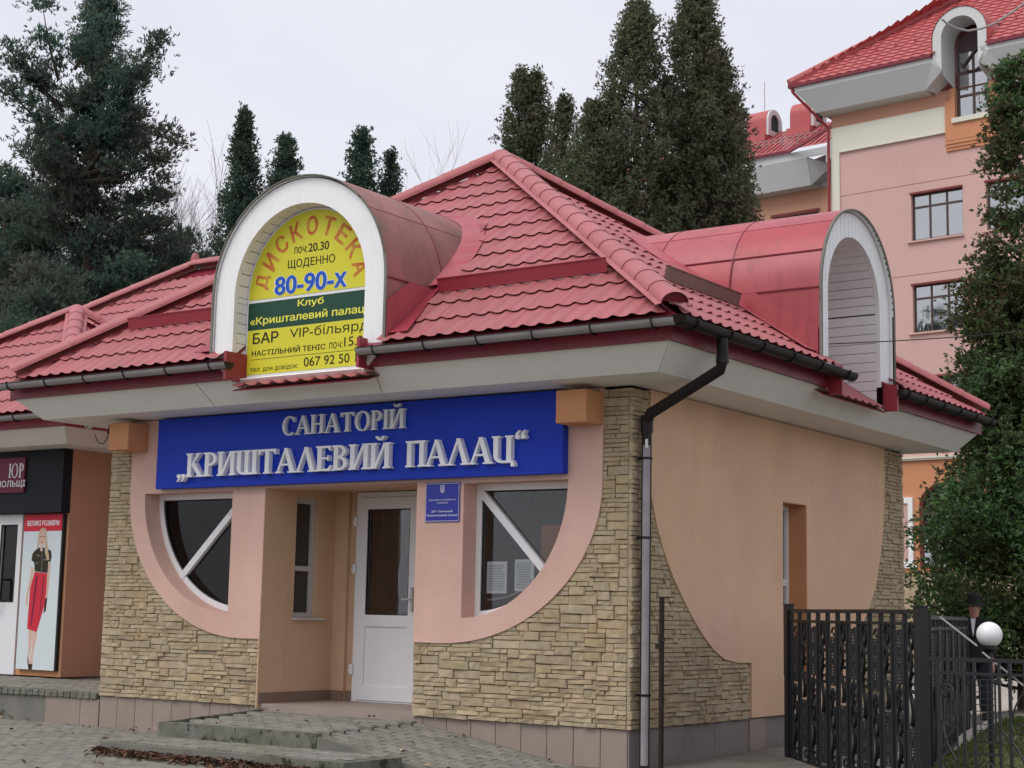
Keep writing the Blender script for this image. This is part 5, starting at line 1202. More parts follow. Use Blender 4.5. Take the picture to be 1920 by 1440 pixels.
# arched hood
ro_, ri_ = .96, .65; ring = [(UC - ro_, 19.95)] + arc(UC, 20.55, ro_, ro_, 180, 0, 28) + [(UC + ro_, 19.95), (UC + ri_, 19.45)] + arc(UC, 20.55, ri_, ri_, 0, 180, 28) + [(UC - ri_, 19.45)]
b = MB(); b.plate([ring], bu, -1.0, -.93); hood = bb(b, 'arched_hood', M['bsoffit'])
vs = []; N = 28; pts = [(UC + ri_, 19.3)] + arc(UC, 20.55, ri_, ri_, 0, 180, N) + [(UC - ri_, 19.3)]; b = MB()
b.add([(a, -.929, z) for a, z in pts] + [(a, .05, z - (.28 if z < 20 else 0)) for a, z in pts], [(i, i + 1, i + 1 + len(pts), i + len(pts)) for i in range(len(pts) - 1)]); bb(b, 'hood_lining', M['bsoffit'], hood, True)
pts = [(UC + ro_ + .02, 19.9)] + arc(UC, 20.55, ro_ + .02, ro_ + .02, 0, 180, N) + [(UC - ro_ - .02, 19.9)]; b = MB()
b.add([(a, -1.03, z) for a, z in pts] + [(a, 3.2, z) for a, z in pts], [(i, i + 1, i + 1 + len(pts), i + len(pts)) for i in range(len(pts) - 1)]); bb(b, 'hood_roof', M['roof_far'], hood, True)
# eaves panels, gutter, roof
def qs(pts, t, name, m, parent=bld):
    b = MB(); quadslab(b, pts, t); return bb(b, name, m, parent)
for u0, u1, lowL, lowR in ((-1.0, UC - 1.0, -.30, UC - 1.45), (UC + 1.0, 16.5, UC + 1.45, 16.5)):
    tl = u0 + (.33 if u0 < 0 else 0)
    qs([(tl - .3, -1.0, 19.96), (u1, -1.0, 19.96), (u1, -1.0, 19.80), (tl - .22, -1.0, 19.80)], .03, 'fascia_panel', M['bsoffit'])
    qs([(tl - .22, -1.0, 19.80), (u1, -1.0, 19.80), (lowR, -.55, 19.02), (lowL + .02, -.55, 19.02)], .03, 'sloping_panel', M['bsoffit'])
    qs([(lowL + .02, -.55, 19.02), (lowR, -.55, 19.02), (lowR, .0, 18.98), (lowL + .02, .0, 18.98)], .03, 'soffit', M['bsoffit'])
    b = MB(); b.box((u0 - .1 if u0 < 0 else u0, -1.10, 19.955), (u1 + (0 if u0 > 0 else .0), -1.005, 20.07)); bb(b, 'gutter', M['fascia'])
for sg in (-1, 1):
    b = MB(); uu = UC + sg * .66; b.add([(UC + sg * 1.0, -1.0, 19.80), (UC + sg * 1.45, -.55, 19.02), (UC + sg * 1.3, .0, 18.98), (uu, 0, 19.45), (uu, -.93, 19.45), (UC + sg * .96, -1.0, 19.94)], [(0, 1, 2, 3, 4), (0, 4, 5)]); bb(b, 'hood_return', M['bsoffit'])
qs([(-.92, -1.0, 19.80), (-.28, -.55, 19.02), (-.28, 9, 19.02), (-.92, 9, 19.80)], .03, 'sloping_panel', M['bsoffit'])
b = MB(); b.box((-1.15, -1.1, 19.955), (-1.0, 9, 20.07)); bb(b, 'gutter', M['fascia'])
b = MB(); b.tube([(-1.02, -1.06, 20.0), (-1.0, -1.0, 19.8), (-.22, -.35, 18.75), (-.06, -.12, 18.5), (-.05, -.12, 6.0)], .055, 8); bb(b, 'downpipe', M['guard'], smooth=True)
# main roof with shingle courses of real depth
H0 = Vector((-1.1, -1.06, 20.05)); KB = .80
def far_slope(name, o, u, s, w0, rows, step, pitch, hip_l, hip_r, m, lim_cols):
    """corrugated courses; hip_l/hip_r cut the ends in by so much per metre of slope"""
    Mx = frame(o, u, s); b = MB()
    for j in range(rows):
        s0, s1 = j * step, (j + 1) * step + .02; a0, a1 = s0 * hip_l, w0 - s0 * hip_r; nseg = max(2, int((a1 - a0) / pitch * 4)); nseg = min(nseg, lim_cols)
        for k in range(nseg):
            ua, ub = a0 + (a1 - a0) * k / nseg, a0 + (a1 - a0) * (k + 1) / nseg
            if name == 'main_roof' and abs(ua - 1.1 - UC) < .93 and s0 < 1.55: continue
            h = lambda x_: .02 * math.cos(2 * PI * x_ / pitch)
            q = [(ua, s0, .05 + h(ua)), (ub, s0, .05 + h(ub)), (ub, s1, .01 + h(ub)), (ua, s1, .01 + h(ua))]; b.add([Mx @ Vector(v) for v in q], [(0, 1, 2, 3)])
            q = [(ua, s0, .0 + h(ua)), (ub, s0, .0 + h(ub)), (ub, s0 - .001, .05 + h(ub)), (ua, s0 - .001, .05 + h(ua))]; b.add([Mx @ Vector(v) for v in q], [(0, 1, 2, 3)])
    return bb(b, name, m)
far_slope('main_roof', H0, (1, 0, 0), (0, 1, KB), 18, 24, .33, .40, .66, .0, M['roof_far'], 220)
far_slope('side_roof', Vector((-1.1, 11, 20.05)), (0, -1, 0), (1, 0, KB), 12.06, 24, .33, .40, .0, .66, M['roof_far'], 80)
cosb = 1 / math.sqrt(1 + KB * KB); tip = H0 + Vector((6, 6, 6 * KB))
b = MB(); b.tube([H0 + Vector((0, 0, .08)), tip + Vector((0, 0, .14))], .17, 8); bb(b, 'hip_cap', M['roof_far'], smooth=True)
for u_ in (1.0, 1.75, 2.5, 3.25, 4.0, 6.9, 7.7):
    s_ = 1.15; b = MB(); b.box((u_ - .02, -1.06 + s_, 20.05 + s_ * KB + .02), (u_ + .02, -1.02 + s_, 20.05 + s_ * KB + .24)); bb(b, 'snow_stop', M['guard'])
# set-back wing
b = MB(); b.plate([[(-2.75, 17.45), (-.02, 17.4), (-.02, 19.2), (-2.75, 18.6)]], bu, 3.42, 3.5); bb(b, 'wing_return', M['bsoffit'])
b = MB(); b.plate([rect(-14, 6.4, .0, 17.45), rect(-4.45, 14.9, -2.45, 16.55), rect(-7.5, 14.9, -5.5, 16.55)], bu, 3.4, 3.7); bb(b, 'wing_wall', M['orangewall'])
b = MB(); b.box((-14, 3.71, 0), (-.01, 10, 17.4)); bb(b, 'interior', M['room'])
for u0 in (-4.45, -7.5):
    z0 = 14.9; hs = [rect(u0 + .06, z0 + .06, u0 + .62, z0 + 1.59), rect(u0 + .70, z0 + .06, u0 + 1.3, z0 + 1.59), rect(u0 + 1.38, z0 + .06, u0 + 1.94, z0 + 1.59)]
    b = MB(); b.plate([rect(u0, z0, u0 + 2, z0 + 1.65)] + hs, bu, 3.5, 3.58); f = bb(b, 'window', M['frame_b'])
    for h_ in hs: b = MB(); b.plate([h_], bu, 3.53, 3.54); bb(b, 'pane', M['glass_sky'], f)
    b = MB(); b.box((u0 - .1, 3.35, 16.56), (u0 + 2.05, 3.5, 16.66)); bb(b, 'lintel', M['lintel'], f)
qs([(-14, 2.5, 18.75), (-1.62, 2.5, 18.75), (-1.62, 2.5, 18.45), (-14, 2.5, 18.45)], .03, 'fascia_panel', M['bsoffit'])
qs([(-14, 2.5, 18.45), (-2.45, 2.5, 18.45), (-2.45, 2.85, 17.45), (-14, 2.85, 17.45)], .03, 'sloping_panel', M['bsoffit'])
qs([(-2.45, 2.5, 18.45), (-1.62, 3.0, 18.1), (-1.7, 3.4, 18.0), (-2.45, 2.85, 17.45)], .03, 'sloping_panel', M['bsoffit'])
qs([(-1.62, 2.5, 18.75), (-.0, 1.2, 19.2), (-.0, 1.2, 18.3), (-1.62, 2.5, 18.1)], .03, 'fascia_panel', M['bsoffit'])
qs([(-14, 2.85, 17.45), (-2.45, 2.85, 17.45), (-2.3, 3.4, 17.43), (-14, 3.4, 17.43)], .03, 'soffit', M['bsoffit'])
b = MB(); b.box((-14, 2.38, 18.75), (-3.2, 2.49, 18.86)); bb(b, 'gutter', M['fascia']); b = MB(); b.bar((-3.2, 2.43, 18.80), (-.0, 1.15, 19.25), .10, .14); bb(b, 'gutter', M['guard'])
b = MB()
for k in range(52):
    ua = -14 + k * .27; e = .0
    b.add([(ua, 2.45, 18.86), (ua + .25, 2.45, 18.86), (ua + .25, 5.2, 20.62), (ua, 5.2, 20.62)], [(0, 1, 2, 3)]); b.add([(ua + .25, 2.45, 18.86), (ua + .27, 2.45, 18.92), (ua + .27, 5.2, 20.68), (ua + .25, 5.2, 20.62)], [(0, 1, 2, 3)])
bb(b, 'wing_roof', M['roof_far'])
b = MB()
for u_ in (-5.2, -4.5, -3.8, -3.1, -2.4): b.bar((u_, 3.0, 19.25), (u_, 2.95, 19.6), .03)
b.bar((-5.4, 2.95, 19.55), (-2.2, 2.95, 19.55), .03); b.bar((-5.4, 2.95, 19.42), (-2.2, 2.95, 19.42), .025); bb(b, 'snow_rail', M['cable_w'])
for u_ in (-6.35, -4.3):
    n0 = 5.0; b = MB(); lp = [(n0 - .55, 20.35)] + [(n0 + .55 * math.cos(R(t)), 20.98 + .55 * math.sin(R(t))) for t in range(180, -1, -12)] + [(n0 + .55, 20.35)]
    b.plate([lp], lambda a, z, d: (d, a, z), u_, u_ + .95); f = bb(b, 'roof_vent', M['roof_far'])
    lp2 = [(n0 + (a - n0) * .97, 20.9 + (z - 20.9) * .97) for a, z in lp]; lp3 = [(n0 + (a - n0) * .6, 20.95 + (z - 20.95) * .6) for a, z in lp]
    b = MB(); b.plate([lp2, lp3], lambda a, z, d: (d, a, z), u_ + .951, u_ + 1.05); bb(b, 'white_arch', M['bsoffit'], f); b = MB(); b.plate([lp3], lambda a, z, d: (d, a, z), u_ + .952, u_ + .98); bb(b, 'dark_opening', M['rubber'], f)
    b = MB(); b.box((u_ - .05, n0 - .75, 20.0), (u_ + 1.0, n0 + .6, 20.36)); bb(b, 'vent_base', M['roof_far'], f)
b = MB(); b.bar((-6.1, 5.5, 20.8), (-6.1, 5.5, 23.0), .02); bb(b, 'lightning_rod', M['cable_w'])

# ------------------------------------------------------------------ trees
rng = np.random.default_rng(5)
def kites(P, D, S, W=.42, spread=.45, per=3):
    """ragged sprays: `per` bent kites fan out from each point P along D"""
    n = len(P); P = np.repeat(P, per, 0); D = np.repeat(D, per, 0); S = np.repeat(S, per)
    D = D + rng.normal(0, spread, D.shape); D /= np.linalg.norm(D, axis=1)[:, None]
    A = np.cross(D, rng.normal(0, 1, D.shape)); A /= np.linalg.norm(A, axis=1)[:, None] + 1e-9; Nn = np.cross(D, A)
    S = S * rng.uniform(.6, 1.25, len(S)); s = S[:, None]
    v0 = P; v1 = P + D * s * .55 + A * s * W * .5 + Nn * s * .06; v2 = P + D * s - Nn * s * .10; v3 = P + D * s * .5 - A * s * W * .5 + Nn * s * .06
    V = np.stack([v0, v1, v2, v3], 1).reshape(-1, 3); k = len(P); Fq = (np.arange(k * 4).reshape(-1, 4))
    return V, Fq
def leaf_object(name, V, m, parent, label=None):
    c = V.mean(0); k = len(V) // 4; me = bpy.data.meshes.new(name); me.vertices.add(len(V)); me.vertices.foreach_set('co', (V - c).astype(np.float32).ravel())
    me.loops.add(k * 4); me.loops.foreach_set('vertex_index', np.arange(k * 4, dtype=np.int32)); me.polygons.add(k)
    me.polygons.foreach_set('loop_start', np.arange(0, k * 4, 4, dtype=np.int32)); me.update(calc_edges=True); me.materials.append(m)
    return meshobj(name, me, None, parent, Matrix.Translation(Vector(c)), label=label)
def lump(th, z, seed):
    return .5 * np.sin(3 * th + 1.9 * z + seed) + .3 * np.sin(5 * th - 3.1 * z + 2 * seed) + .35 * np.sin(2 * th + 5.3 * z + 3 * seed)
def thuja(name, cx, d, top, hw, label, m, n=9000, size=.15, tips=((0, 1.0),), shape=1.0, z_lo=.4, group='columnar thujas behind the roofs', base=None, taper=.55, lump_a=.09, up=.8, cat='tree'):
    """columnar evergreen; tips = [(offset in half widths, relative height)] allows forked tops"""
    foot = at(cx, 1000, d); t_ = at(cx, top, d); H = t_.z - GZ; Rr = hw / F * d
    root = empty('thuja_tree', (foot.x, foot.y, GZ), label, cat, group); right = (CM.to_3x3() @ Vector((1, 0, 0))); right = np.array((right.x, right.y, 0)); Vs = []
    seed = rng.uniform(0, 6)
    for k, (off, rel) in enumerate(tips):
        Hk = H * rel; per_ = 26; nc = int(n / len(tips) / per_ * 1.25); t = rng.uniform(0, 1, nc) ** .9; th = rng.uniform(0, 2 * PI, nc); z = z_lo + t * (Hk - z_lo)
        wid = np.minimum(1, (1 - t) / (taper)) ** (.62 * shape) * (1 - .25 * t); wid = np.maximum(wid, .03) * (.82 if len(tips) > 1 else 1)
        rad = Rr * wid * (1 + lump_a * 1.3 * lump(th, z * 1.3 / Rr, seed + k) + rng.normal(0, .06, nc)); inner_ = rng.random(nc) < .30; rad = rad * np.where(inner_, rng.uniform(.35, .75, nc), rng.uniform(.82, 1.0, nc))
        C0 = np.array((foot.x, foot.y, GZ)) + right * off * Rr; e_ = np.stack([np.cos(th), np.sin(th), np.zeros(nc)], 1)
        base_ = np.stack([C0[0] + rad * np.cos(th), C0[1] + rad * np.sin(th), C0[2] + z], 1); L_ = size * rng.uniform(1.6, 3.2, nc) * np.minimum(1, .5 + wid); ax = e_ * rng.uniform(.25, .8, nc)[:, None] + np.array((0, 0, up)) + rng.normal(0, .25, (nc, 3)); ax /= np.linalg.norm(ax, axis=1)[:, None]
        tt = rng.uniform(-.9, .6, (nc, per_)); rr_ = (size * .50) * (1 - .55 * np.abs(tt)); P = base_[:, None, :] + ax[:, None, :] * (tt * L_[:, None])[..., None] + rng.normal(0, 1, (nc, per_, 3)) * rr_[..., None]
        D = np.repeat(ax[:, None, :], per_, 1) * .8 + rng.normal(0, .55, (nc, per_, 3)); P = P.reshape(-1, 3); D = D.reshape(-1, 3); D /= np.linalg.norm(D, axis=1)[:, None]
        V, _ = kites(P, D, np.full(len(P), size * .62), W=.36, spread=.5, per=3); Vs.append(V)
    leaf_object('crown', np.concatenate(Vs), m, root)
    b = MB(); b.tube([(foot.x, foot.y, GZ - .1), (foot.x + .03, foot.y, GZ + H * .5), (foot.x, foot.y, GZ + H * .93)], [Rr * .16 + .05, Rr * .10 + .03, .015], 7); b.build('trunk', M['bark'], root, smooth=True)
    for k in range(26):
        z = GZ + H * rng.uniform(.12, .9); a = rng.uniform(0, 6.28); l_ = Rr * .8 * min(1, (1 - (z - GZ) / H) / taper) ** .6
        bq = MB() if k == 0 else bq; bq.tube([(foot.x, foot.y, z), (foot.x + math.cos(a) * l_ * .6, foot.y + math.sin(a) * l_ * .6, z + l_ * .35), (foot.x + math.cos(a) * l_, foot.y + math.sin(a) * l_, z + l_ * .9)], [.03, .02, .008], 4)
    bq.build('branches', M['bark'], root)
    return root
thuja('thuja', 425, 38, 178, 56, 'pointed dark columnar thuja, tallest of the two left of the yellow sign dormer', M['leafD'], 22000, .15, taper=.24, shape=1.25)
thuja('thuja', 506, 38, 232, 40, 'round topped columnar thuja just left of the yellow sign dormer', M['leafD'], 15000, .15, taper=.11)
thuja('thuja', 655, 38, 212, 38, 'dark columnar thuja rising directly above the yellow sign dormer', M['leafD'], 15000, .15, taper=.13)
thuja('thuja', 712, 38.6, 256, 26, 'slim short thuja beside the bare trees', M['leafD'], 10000, .14, taper=.12)
thuja('thuja', 807, 46, 340, 16, 'tip of a small thuja below the bare trees', M['leafD'], 3500, .15, taper=.12)
thuja('thuja', 974, 34, 92, 60, 'tall blunt thuja with a forked top above the roof apex', M['leafO'], 30000, .14, tips=((-.22, 1.0), (.24, .995)), taper=.13, lump_a=.10)
thuja('thuja', 1045, 33, 150, 38, 'slim thuja to the right of the forked one', M['leafO'], 11000, .14, taper=.13, lump_a=.10)
thuja('thuja', 1186, 31, -50, 128, 'broad olive thuja with brownish top, the left one of the large pair', M['leafO'], 62000, .14, tips=((0, 1.0), (-.62, .84)), taper=.23, shape=.95, lump_a=.16, group='large thujas right of the roof apex')
thuja('thuja', 1302, 31.6, -85, 124, 'broad tall thuja reaching the top of the picture, the right one of the large pair', M['leafO'], 62000, .14, tips=((0, 1.0), (.25, .9)), taper=.20, shape=.9, lump_a=.16, group='large thujas right of the roof apex')
thuja('thuja', 1128, 33.5, 300, 60, 'low dark thuja filling the gap right of the roof ridge', M['leafD'], 16000, .15, taper=.15, group='large thujas right of the roof apex')
# foreground evergreen at the right
def right_tree():
    root = empty('thuja_tree', (*at(1925, 1000, 22.5).xy, GZ), 'big green thuja at the right edge, brown tipped branches reaching over the windows', 'tree')
    f0 = Vector((*at(1925, 1000, 22.5).xy, GZ)); right = (CM.to_3x3() @ Vector((1, 0, 0))); rt = np.array((right.x, right.y, 0.)); rt /= np.linalg.norm(rt); bk = np.array((-rt[1], rt[0], 0.))
    prof = [(1240, 170), (1190, 212), (1120, 218), (1060, 212), (1000, 200), (930, 196), (880, 160), (800, 138), (760, 126), (700, 132), (650, 112), (560, 120), (500, 112), (430, 82), (370, 72), (300, 86), (220, 46), (150, 54), (90, 34), (60, 14)]
    py = np.array([p[0] for p in prof])[::-1]; hw = np.array([p[1] for p in prof])[::-1]
    b = MB(); Ptot, Dtot = [], []; tipsP, tipsD = [], []
    for k in range(560):
        y_ = rng.uniform(470, 1230) if k > 85 else rng.uniform(70, 520); w = np.interp(y_, py, hw) * (rng.uniform(.45, 1.25) if y_ < 600 else rng.uniform(.66, 1.08)); a = rng.uniform(0, 2 * PI); L_ = w / F * 22.5
        tip = at(1925, y_, 22.5); tz = tip.z; dirv = rt * math.cos(a) + bk * math.sin(a); base = np.array((f0.x, f0.y, tz - L_ * .35)); end = np.array((f0.x, f0.y, tz)) + dirv * L_
        if end[2] < GZ + .15: continue
        mid = base * .5 + end * .5 + np.array((0, 0, (.10 if y_ < 520 else -.08) * L_)); end = end + (np.array((0, 0, -.25 * L_)) if y_ < 520 else 0); pts = [base, base * .6 + mid * .4, mid, mid * .4 + end * .6, end]; b.tube([Vector(p) for p in pts], [.028, .022, .016, .010, .005], 4, cap=False)
        m_ = 84 if y_ > 520 else 46; ts = rng.uniform(.30, 1.0, m_) ** .8
        seg = np.array([base * (1 - t) ** 2 + 2 * mid * t * (1 - t) + end * t ** 2 for t in ts]); rad = .19 * (1.15 - ts * .55)
        if y_ < 520: rad = rad * .62
        seg += rng.normal(0, 1, seg.shape) * rad[:, None] * np.array((1, 1, .75)); D = dirv[None] * .8 + rng.normal(0, .5, seg.shape) + np.array((0, 0, .35)); D /= np.linalg.norm(D, axis=1)[:, None]
        dist = ts * (1 if y_ < 620 else .55)
        sel = (dist > .80 - .2 * rng.random(m_)) if y_ > 520 else (dist > .35)
        if y_ < 520: sel = ts > .72
        tipsP.append(seg[sel & (rng.random(m_) < .6)]); 
        s2 = sel & (rng.random(m_) < .6); tipsP[-1] = seg[s2]; tipsD.append(D[s2]); Ptot.append(seg[~s2]); Dtot.append(D[~s2])
    P = np.concatenate(Ptot); D = np.concatenate(Dtot); V, _ = kites(P, D, np.full(len(P), .078), W=.42, spread=.6, per=4); leaf_object('crown', V, M['leafG'], root)
    P = np.concatenate(tipsP); D = np.concatenate(tipsD); V, _ = kites(P, D, np.full(len(P), .072), W=.42, spread=.6, per=4); leaf_object('brown_tips', V, M['leafT'], root)
    b.build('branches', M['bark'], root); t = MB(); top = at(1960, 60, 22.5); t.tube([(f0.x, f0.y, GZ - .1), (f0.x, f0.y, 3), (top.x, top.y, top.z)], [.20, .09, .01], 9); t.build('trunk', M['bark'], root, smooth=True)
right_tree()
# broad irregular fir at the left
def fir(cx, d, top, label, env, n_br, size, m, extra=(), ntuft=60, lean=0, kcl=1.0, group=None):
    f0 = at(cx, 1000, d); root = empty('fir_tree', (f0.x, f0.y, GZ), label, 'tree', group); right = (CM.to_3x3() @ Vector((1, 0, 0))); rt = np.array((right.x, right.y, 0.)); rt /= np.linalg.norm(rt); bk = np.array((-rt[1], rt[0], 0.))
    ey = np.array([e[0] for e in env]); ew = np.array([e[1] for e in env]); T = MB(); B_ = MB(); Ps, Ds = [], []
    tz = at(cx, top, d).z; T.tube([(f0.x, f0.y, GZ - .1), (f0.x + .1, f0.y, tz * .5), (f0.x, f0.y, tz)], [.34, .22, .03], 8)
    def branch(base, end, r0):
        base = np.array(base, float); end = np.array(end, float); L_ = np.linalg.norm(end - base); mid = (base + end) / 2 + np.array((0, 0, -.16 * L_)); N = 6
        cur = lambda t: base * (1 - t) ** 2 + 2 * mid * t * (1 - t) + end * t ** 2
        B_.tube([Vector(cur(k / N)) for k in range(N + 1)], [r0 * (1 - .85 * k / N) for k in range(N + 1)], 4, cap=False); d0 = (end - base) / L_
        nc = max(2, int(L_ / .42 * kcl))
        for c in range(nc):
            t = .14 + .86 * (c + rng.uniform(0, 1)) / nc; p = cur(min(1, t)); side = np.cross(d0, (0, 0, 1)) * rng.normal(0, .32) * (1.1 - t) * L_ * .6; q = p + side + np.array((0, 0, rng.uniform(0, .2)))
            if np.linalg.norm(side) > .2: B_.tube([Vector(p), Vector(q)], [.018, .008], 3, cap=False)
            cr = rng.uniform(.16, .30); m_ = int(ntuft * rng.uniform(.6, 1.2) * 1.6); o = rng.normal(0, 1, (m_, 3)) * cr * np.array((1, 1, .55)) + q
            D = d0[None] * .7 + rng.normal(0, .45, (m_, 3)) + np.array((0, 0, .75)); D /= np.linalg.norm(D, axis=1)[:, None]; Ps.append(o); Ds.append(D)
    for k in range(n_br):
        y_ = top + (760 - top) * (k + rng.uniform(0, 1)) / n_br; w = np.interp(y_, ey, ew) * rng.uniform(.55, 1.08); a = rng.uniform(0, 2 * PI); L_ = w / F * d; zt = at(cx, y_, d).z
        dirv = rt * math.cos(a) + bk * math.sin(a); branch((f0.x, f0.y, zt - L_ * .25), np.array((f0.x, f0.y, zt)) + dirv * L_, .02 + .02 * L_)
    for (x0, y0, x1, y1) in extra: branch(at(x0, y0, d - .3), at(x1, y1, d - .8), .06)
    P = np.concatenate(Ps); D = np.concatenate(Ds); V, _ = kites(P, D, np.full(len(P), size), W=.24, spread=.5, per=4); leaf_object('crown', V, m, root)
    T.build('trunk', M['bark'], root, smooth=True); B_.build('branches', M['bark'], root); return root
fir(135, 44, -60, 'large spreading fir with brownish green clumps filling the upper left corner', [(-60, 8), (20, 30), (100, 52), (180, 75), (230, 130), (330, 195), (420, 225), (560, 270), (760, 330)], 118, .15, M['leafB'],
    extra=((150, 300, 300, 70), (160, 320, 275, 110), (165, 290, 255, 150), (120, 200, 8, 78), (120, 210, 30, 95), (140, 330, 330, 232), (150, 340, 345, 275), (150, 300, 265, 215), (120, 260, 5, 150), (110, 150, 80, 12), (140, 130, 185, 40)))
fir(-30, 50, 300, 'dense dark fir behind the left end of the red roofs', [(300, 30), (400, 130), (520, 210), (760, 300)], 60, .17, M['leafD'], ntuft=64, group='dark firs behind the shop roof')
fir(300, 50, 420, 'low spreading dark fir between the big fir and the pointed thuja', [(420, 60), (480, 120), (560, 150), (760, 190)], 46, .16, M['leafD'], ntuft=60, group='dark firs behind the shop roof')
fir(60, 36, 500, 'bushy blue green fir just above the shop roof', [(500, 50), (560, 90), (640, 120), (760, 150)], 36, .13, M['leafB'], ntuft=60, group='dark firs behind the shop roof')
# leafless trees
def bare(cx, d, top, w, label, seed, n=14):
    r_ = random.Random(seed); f0 = at(cx, 1000, d); root = empty('bare_tree', (f0.x, f0.y, GZ), label, 'tree', 'leafless trees behind the roofs'); b = MB(); H = at(cx, top, d).z - GZ; t = MB()
    t.tube([(f0.x, f0.y, GZ - .1), (f0.x, f0.y, GZ + H * .35)], [.16, .11], 6); t.build('trunk', M['bark'], root)
    def grow(p, dr, L_, r, lev):
        q = p + dr * L_; b.tube([p, p + dr * L_ * .5 + Vector((r_.gauss(0, .04), r_.gauss(0, .04), 0)) * L_, q], [r, r * .85, r * .62], 3, cap=False)
        if lev == 0: return
        for k in range(3 if lev > 2 else 4):
            nd = (dr + Vector((r_.gauss(0, .42), r_.gauss(0, .42), r_.uniform(.05, .4)))).normalized(); grow(p.lerp(q, r_.uniform(.5, 1.0)), nd, L_ * r_.uniform(.58, .82), r * .58, lev - 1)
    for k in range(n): grow(Vector((f0.x, f0.y, GZ + H * r_.uniform(.28, .4))), Vector((r_.gauss(0, w), r_.gauss(0, w), 1)).normalized(), H * .235, .055, 4)
    b.build('branches', M['twig'], root)
bare(752, 62, 268, .20, 'pale leafless tree to the right of the slim thuja', 4)
bare(825, 70, 300, .2, 'faint leafless tree farthest right, above the barrel dormer', 9)
bare(345, 58, 262, .22, 'grey leafless tree between the big fir and the pointed thuja', 12)
bare(60, 66, 380, .3, 'leafless tree glimpsed through the big fir', 15)
# wooded slope closing the view
xs = [at(px, 900, 95) for px in range(-500, 2500, 60)]; b = MB(); nx = len(xs); V = []
for p, h in ((0, -.5), (1, 0)):
    for k, q in enumerate(xs): V.append((q.x + (8 if p else 0) * 0, q.y + p * 12, (5.2 + 1.6 * math.sin(k * .9) + 1.1 * math.sin(k * 2.3)) * (p) + GZ - .5))
for k, q in enumerate(xs): V.append((q.x - 10, q.y + 60, 8 + math.sin(k)))
b.add(V, [(r0 * nx + k, r0 * nx + k + 1, (r0 + 1) * nx + k + 1, (r0 + 1) * nx + k) for r0 in range(2) for k in range(nx - 1)]); o = b.build('hillside', M['hill'], smooth=True); o['kind'] = 'structure'
P = []
for k in range(26000):
    px = rng.uniform(-400, 1500); dd = rng.uniform(78, 96); q = at(px, 1000, dd); base = 6.2 + 2.2 * math.sin(px * .011) + 1.4 * math.sin(px * .037); zz = GZ + base * (1 - rng.random() ** 1.6) * 1.25; P.append((q.x, q.y, zz))
P = np.array(P); D = np.tile(np.array((0, 0, 1.)), (len(P), 1)); V, _ = kites(P, D, np.full(len(P), .62), W=.5, spread=.7, per=2); o = leaf_object('distant_wood', V, M['leafD'], None); o['kind'] = 'stuff'; tag(o, 'dark mass of distant trees behind the roofs')

# ------------------------------------------------------------------ wrought-iron gate, fence, lamp
A = at(1479, 1143, 15.4); B = at(1726, 1143, 12.6); A.z = B.z = 0
TOPZ = 1.095
gdir = (B - A).normalized()
def post(p, w, top, label, name='gate_post'):
    r_ = empty(name, (p.x, p.y, GZ), label, 'gate post', 'black square gate posts'); ang = math.atan2(gdir.y, gdir.x); Mx = Matrix.Translation((p.x, p.y, 0)) @ Matrix.Rotation(ang, 4, 'Z')
    b = MB(); b.box((-w / 2, -w / 2, GZ - .1), (w / 2, w / 2, top), Mx); b.build('shaft', M['iron'], r_, bevel=.004)
    b = MB(); b.box((-w / 2 - .006, -w / 2 - .006, top + .001), (w / 2 + .006, w / 2 + .006, top + .014), Mx); b.build('cap', M['iron'], r_); return r_
post(A, .075, 1.15, 'slimmer black gate post standing against the peach side wall'); post(B, .088, 1.13, 'thick black gate post between the gate and the low fence')
def scroll(b, c, u, r, sg, turns=1.25, n=16, w=.012, flip=1):
    """flat bar rolled into a volute in the plane of u and z"""
    prev = None
    for k in range(n + 1):
        t = k / n; a = turns * 2 * PI * t; rr = r * (1 - .75 * t); p = c + u * (rr * math.cos(a) * sg) + Vector((0, 0, rr * math.sin(a) * flip))
        if prev is not None: b.bar(prev, p, w, w * 1.4, up=(u.y, -u.x, 0))
        prev = p
def s_curve(b, c, u, h, amp, w=.012, ph=1):
    prev = None
    for k in range(13):
        t = k / 12; p = c + u * (amp * math.sin(2 * PI * t) * ph) + Vector((0, 0, h * t))
        if prev is not None: b.bar(prev, p, w, w * 1.3, up=(u.y, -u.x, 0))
        prev = p
def grille(b, c, u, w, h, n=14, t=.006):
    for k in range(n + 1): b.bar(c + Vector((0, 0, h * k / n)) - u * w / 2, c + Vector((0, 0, h * k / n)) + u * w / 2, t, t)
    for k in (-1, -.33, .33, 1): b.bar(c + u * (w / 2 * k), c + u * (w / 2 * k) + Vector((0, 0, h)), t * (2 if abs(k) == 1 else 1), t)
